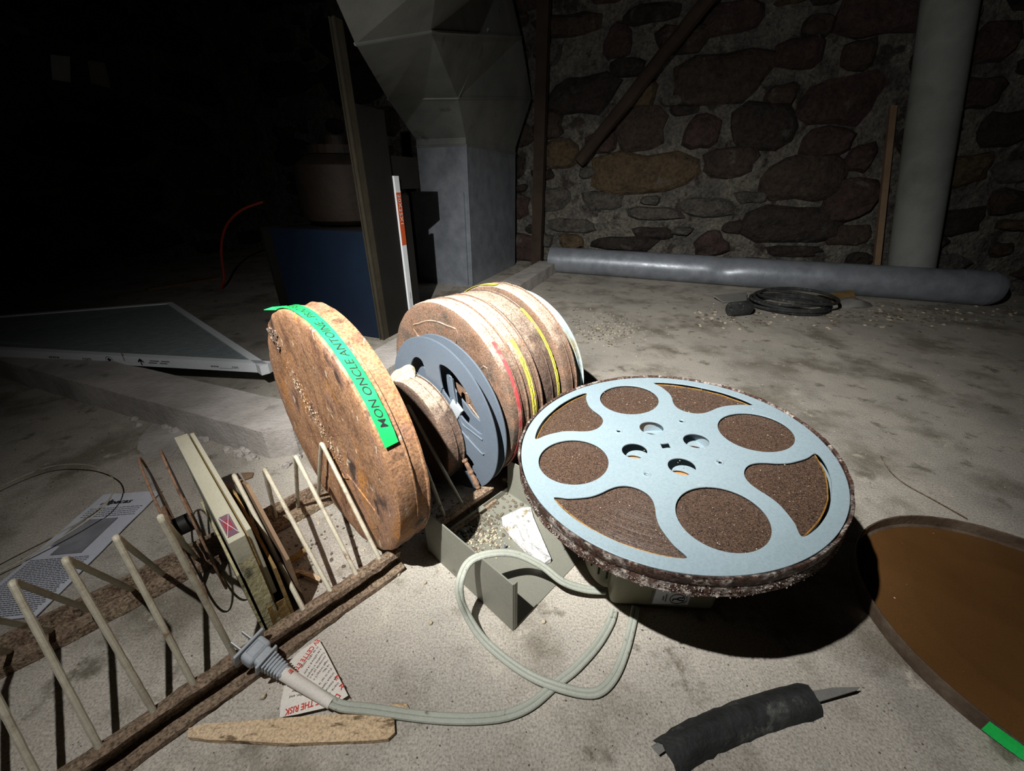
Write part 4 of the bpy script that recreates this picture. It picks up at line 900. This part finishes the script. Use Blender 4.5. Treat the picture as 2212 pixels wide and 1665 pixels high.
def rubber():
    ax = [fl(1436, 1642), fl(1500, 1600), fl(1580, 1565), fl(1660, 1536), fl(1748, 1512)]
    P = smoothpath(ax, 6); vs, fs = [], []; k = 9; n = len(P)
    for i, p in enumerate(P):
        a = P[max(i-1, 0)]; b = P[min(i+1, n-1)]; t = (b-a).normalized(); s = t.cross(Z).normalized(); wd = .0165
        for j in range(k):
            x = (j/(k-1)*2-1); e = .0016*noise.noise(Vector((i*.8, j, 2)))
            vs.append(Vector((p.x, p.y, 0)) + s*x*(wd + e) + t*.004*noise.noise(Vector((j*2.3, 7 if i == 0 else 3, 0)))*(1 if i in (0, n-1) else 0) + Z*(.0015 + .014*(1-x*x)**.8 + .0012*noise.noise(Vector((i*.9, j*.8, 9)))))
    m_ = len(vs); vs += [v - Z*.0016 if v.z > .004 else Vector((v.x, v.y, .0003)) for v in vs]
    for i in range(n-1):
        for j in range(k-1):
            q = (i*k+j, i*k+j+1, (i+1)*k+j+1, (i+1)*k+j); fs.append(q); fs.append(tuple(m_+x for x in q)[::-1])
    for i in range(n-1):
        fs.append((i*k, (i+1)*k, m_+(i+1)*k, m_+i*k)); fs.append((i*k+k-1, m_+i*k+k-1, m_+(i+1)*k+k-1, (i+1)*k+k-1))
    for j in range(k-1): fs.append((j, m_+j, m_+j+1, j+1)); fs.append(((n-1)*k+j, (n-1)*k+j+1, m_+(n-1)*k+j+1, m_+(n-1)*k+j))
    o = fl(1580, 1565); t = thing('rubber_strip', 'black weathered curved rubber strip with a grey blade sticking out', 'strip', o); Mx = Matrix.Translation(-o)
    mk('black_sleeve', (vs, fs), blackr, t, M=Mx, smooth=True)
    mk('grey_blade', slab([fl(1735, 1497, .010), fl(1800, 1486, .012), fl(1857, 1485, .014), fl(1850, 1492, .012), fl(1752, 1522, .008)], .0012), slate, t, M=Mx)
    mk('grey_backing', slab([fl(1406, 1612, .006), fl(1430, 1596, .008), fl(1500, 1570, .010), fl(1530, 1566, .011), fl(1470, 1596, .010), fl(1422, 1630, .006)], .0012), slate, t, M=Mx)
rubber()

# brown can lid on the floor at right
def lid():
    c0 = Vector((.648, .289, 0)); R = .189
    # circle through the seen rim
    t = thing('brown_can_lid', 'large upturned brown film can lid on the floor at the right', 'lid', c0)
    mk('lid_pan', lathe([(0, .0025), (R*.62, .0025), (R*.64, .0029), (R*.66, .0025), (R-.010, .0025), (R-.004, .0015), (R-.004, .0008), (0, .0008)], 128), lidm, t, smooth=True)
    mk('lid_rim', lathe([(R-.006, .002), (R-.0018, .004), (R-.0018, .0205), (R-.0002, .0215), (R+.0006, .020), (R+.0002, .0015), (R-.004, .0005)], 160, .0006, closed=True), lidrim, t, smooth=True)
    b = math.atan2(-1, -.32)
    mk('green_tape', tape_strip(R+.0004, rd(207), rd(207+22), .003, .019), greent, t, smooth=True)
lid()

# flyer, thin cable
def flyer():
    a, b, c_2 = fl(225, 1070, .001), fl(352, 1061, .001), fl(80, 1334, .001)
    d = a + (c_2 - b); o = fl(200, 1200); t = thing('paper_flyer', 'creased printed paper flyer lying on the floor behind the rack', 'paper', o); Mx = Matrix.Translation(-o)
    lx = (b-a); ly = (c_2-b)
    def q(x, y, z=0): return a + lx*x + ly*y + Z*(.0016 + z)
    nx, ny = 8, 14; vs = [q(i/nx, j/ny, .0012*noise.noise(Vector((i*.6, j*.5, 0))) + .0008) for j in range(ny+1) for i in range(nx+1)]
    fs = [(j*(nx+1)+i, j*(nx+1)+i+1, (j+1)*(nx+1)+i+1, (j+1)*(nx+1)+i) for j in range(ny) for i in range(nx)]
    vs2 = [v - Z*.0008 for v in vs]; k = len(vs); fs += [tuple(x+k for x in f)[::-1] for f in fs]
    mk('sheet', (vs+vs2, fs), paperm, t, M=Mx)
    mk('title', text_on('Alpacas', q(.16, .12), q(.66, .12), .0095, shear=.3, bold=.015, lift=.0022), ink, t, M=Mx)
    ph = []
    for j in range(8):
        for i in range(8):
            if (i < 2 and j > 5): continue
            ph.append(([q(.14+.58*i/8, .27+.30*j/8, .002), q(.14+.58*(i+1)/8, .27+.30*j/8, .002), q(.14+.58*(i+1)/8, .27+.30*(j+1)/8, .002), q(.14+.58*i/8, .27+.30*(j+1)/8, .002)], [(0, 1, 2, 3)]))
    mk('printed_photo', cat_vf(*ph), photo_m, t, M=Mx)
    ln = []
    for j in range(34):
        y = .16 + .02*j if j < 5 else .60 + .0135*(j-5)
        if y > .985: break
        x = .08
        while x < .9:
            w_ = random.uniform(.02, .07); ln.append(([q(x, y, .002), q(min(x+w_, .93), y, .002), q(min(x+w_, .93), y+.005, .002), q(x, y+.005, .002)], [(0, 1, 2, 3)])); x += w_ + .012
    tag(mk('text_lines', cat_vf(*ln), inkg, t, M=Mx), kind='stuff')
flyer()
tc = smoothpath([fl(-80, 1105, .01), fl(0, 1052, .012), fl(100, 1010, .018), fl(180, 1003, .03), fl(232, 1020, .036), fl(246, 1050, .036), fl(228, 1090, .03), fl(180, 1130, .022), fl(100, 1180, .014), fl(0, 1236, .006), fl(-90, 1280, .003)], 8)
tag(mk('thin_cable', tube(tc, .0011, 6), wire_m, smooth=True), 'thin springy cable looping over the floor above the flyer', 'cable')
tag(mk('thin_cable', tube(smoothpath([fl(-90, 1270, .004), fl(0, 1216, .004), fl(110, 1160, .004), fl(180, 1122, .006), fl(240, 1075, .01)], 8), .0011, 6), wire_m, smooth=True), 'second thin cable crossing the left edge of the flyer', 'cable')
tag(mk('thin_twig', tube(smoothpath([fl(1903, 985, .003), fl(1925, 1020, .003), fl(1960, 1048, .003), fl(2010, 1075, .004), fl(2090, 1120, .004)], 8), .0008, 5), railm), 'hair-thin rusty wire on the floor above the brown lid', 'wire')
# pale powder patch left of the ivory box
flake('powder_patch', [(300, 945), (330, 915), (372, 912), (400, 925), (398, 950), (370, 985), (320, 990), (296, 970)], curbm, 'pale powdery plaster patch on the floor behind the spool', 'patch', .001, .0008, .001)

# floor litter
chips, chipsd = [], []
def chip(lst, p, s_):
    b = bmesh.new(); bmesh.ops.create_icosphere(b, subdivisions=1, radius=s_); sx = random.uniform(.8, 1.7); an = random.uniform(0, PI)
    R_ = Matrix.Rotation(an, 3, 'Z'); b.verts.index_update()
    lst.append(([R_ @ Vector((v.co.x*sx, v.co.y, v.co.z*.55)) + noise.noise_vector(v.co*600+p*70)*s_*.35 + p + Z*s_*.25 for v in b.verts], [tuple(v.index for v in f.verts) for f in b.faces])); b.free()
for i in range(2400):
    Y = .14 + 1.9*random.random()**1.7; X = random.uniform(-1.1, 1.2)*(.45 + Y*.75)
    if (X-.648)**2 + (Y-.289)**2 < .196**2: continue
    chip(chips if random.random() < .45 else chipsd, Vector((X, Y, 0)), random.uniform(.0003, .0009)*(1 + Y*.9))
for i in range(420):                                 # grit heap near the pale can and along the pipe
    p = fl(random.gauss(1310, 45), random.gauss(710, 18)); chip(chips if i % 2 else chipsd, p, random.uniform(.001, .004))
for i in range(420):
    p = fl(random.uniform(1500, 2200), random.gauss(680, 14) + 0); chip(chips if i % 3 == 0 else chipsd, p, random.uniform(.002, .007))
for i in range(300):
    p = uv(random.uniform(.06, .33), random.uniform(.42, .62)); chip(chipsd if i % 2 else chips, Vector((p.x, p.y, 0)), random.uniform(.001, .003))
tag(mk('pale_grit', cat_vf(*chips), debris_l), 'pale grit scattered over the concrete floor', 'grit', kind='stuff')
tag(mk('dark_grit', cat_vf(*chipsd), debris_d), 'dark grit scattered over the concrete floor', 'grit', kind='stuff')
for i, (x, y, r, lab) in enumerate([(568, 1504, .0032, 'white pebble on the floor below the rack rail, left of the tag'), (930, 1345, .0028, 'small tan pebble on bare floor between rack rail and metal cover'), (1174, 1342, .003, 'oval white pebble right of the metal cover corner'),
                                    (860, 1240, .003, 'grey pebble at the foot of the broken rail end'), (918, 1258, .0026, 'small round pebble between the rail end and the metal cover')]):
    b = bmesh.new(); bmesh.ops.create_icosphere(b, subdivisions=2, radius=r); p = fl(x, y, r*.7)
    for v in b.verts: v.co = Vector((v.co.x, v.co.y, v.co.z*.8)) + noise.noise_vector(v.co*300)*r*.3
    b.verts.index_update(); vf = ([v.co + p for v in b.verts], [tuple(v.index for v in f.verts) for f in b.faces]); b.free()
    tag(mk('pebble', vf, debris_l, smooth=True), lab, 'pebble')
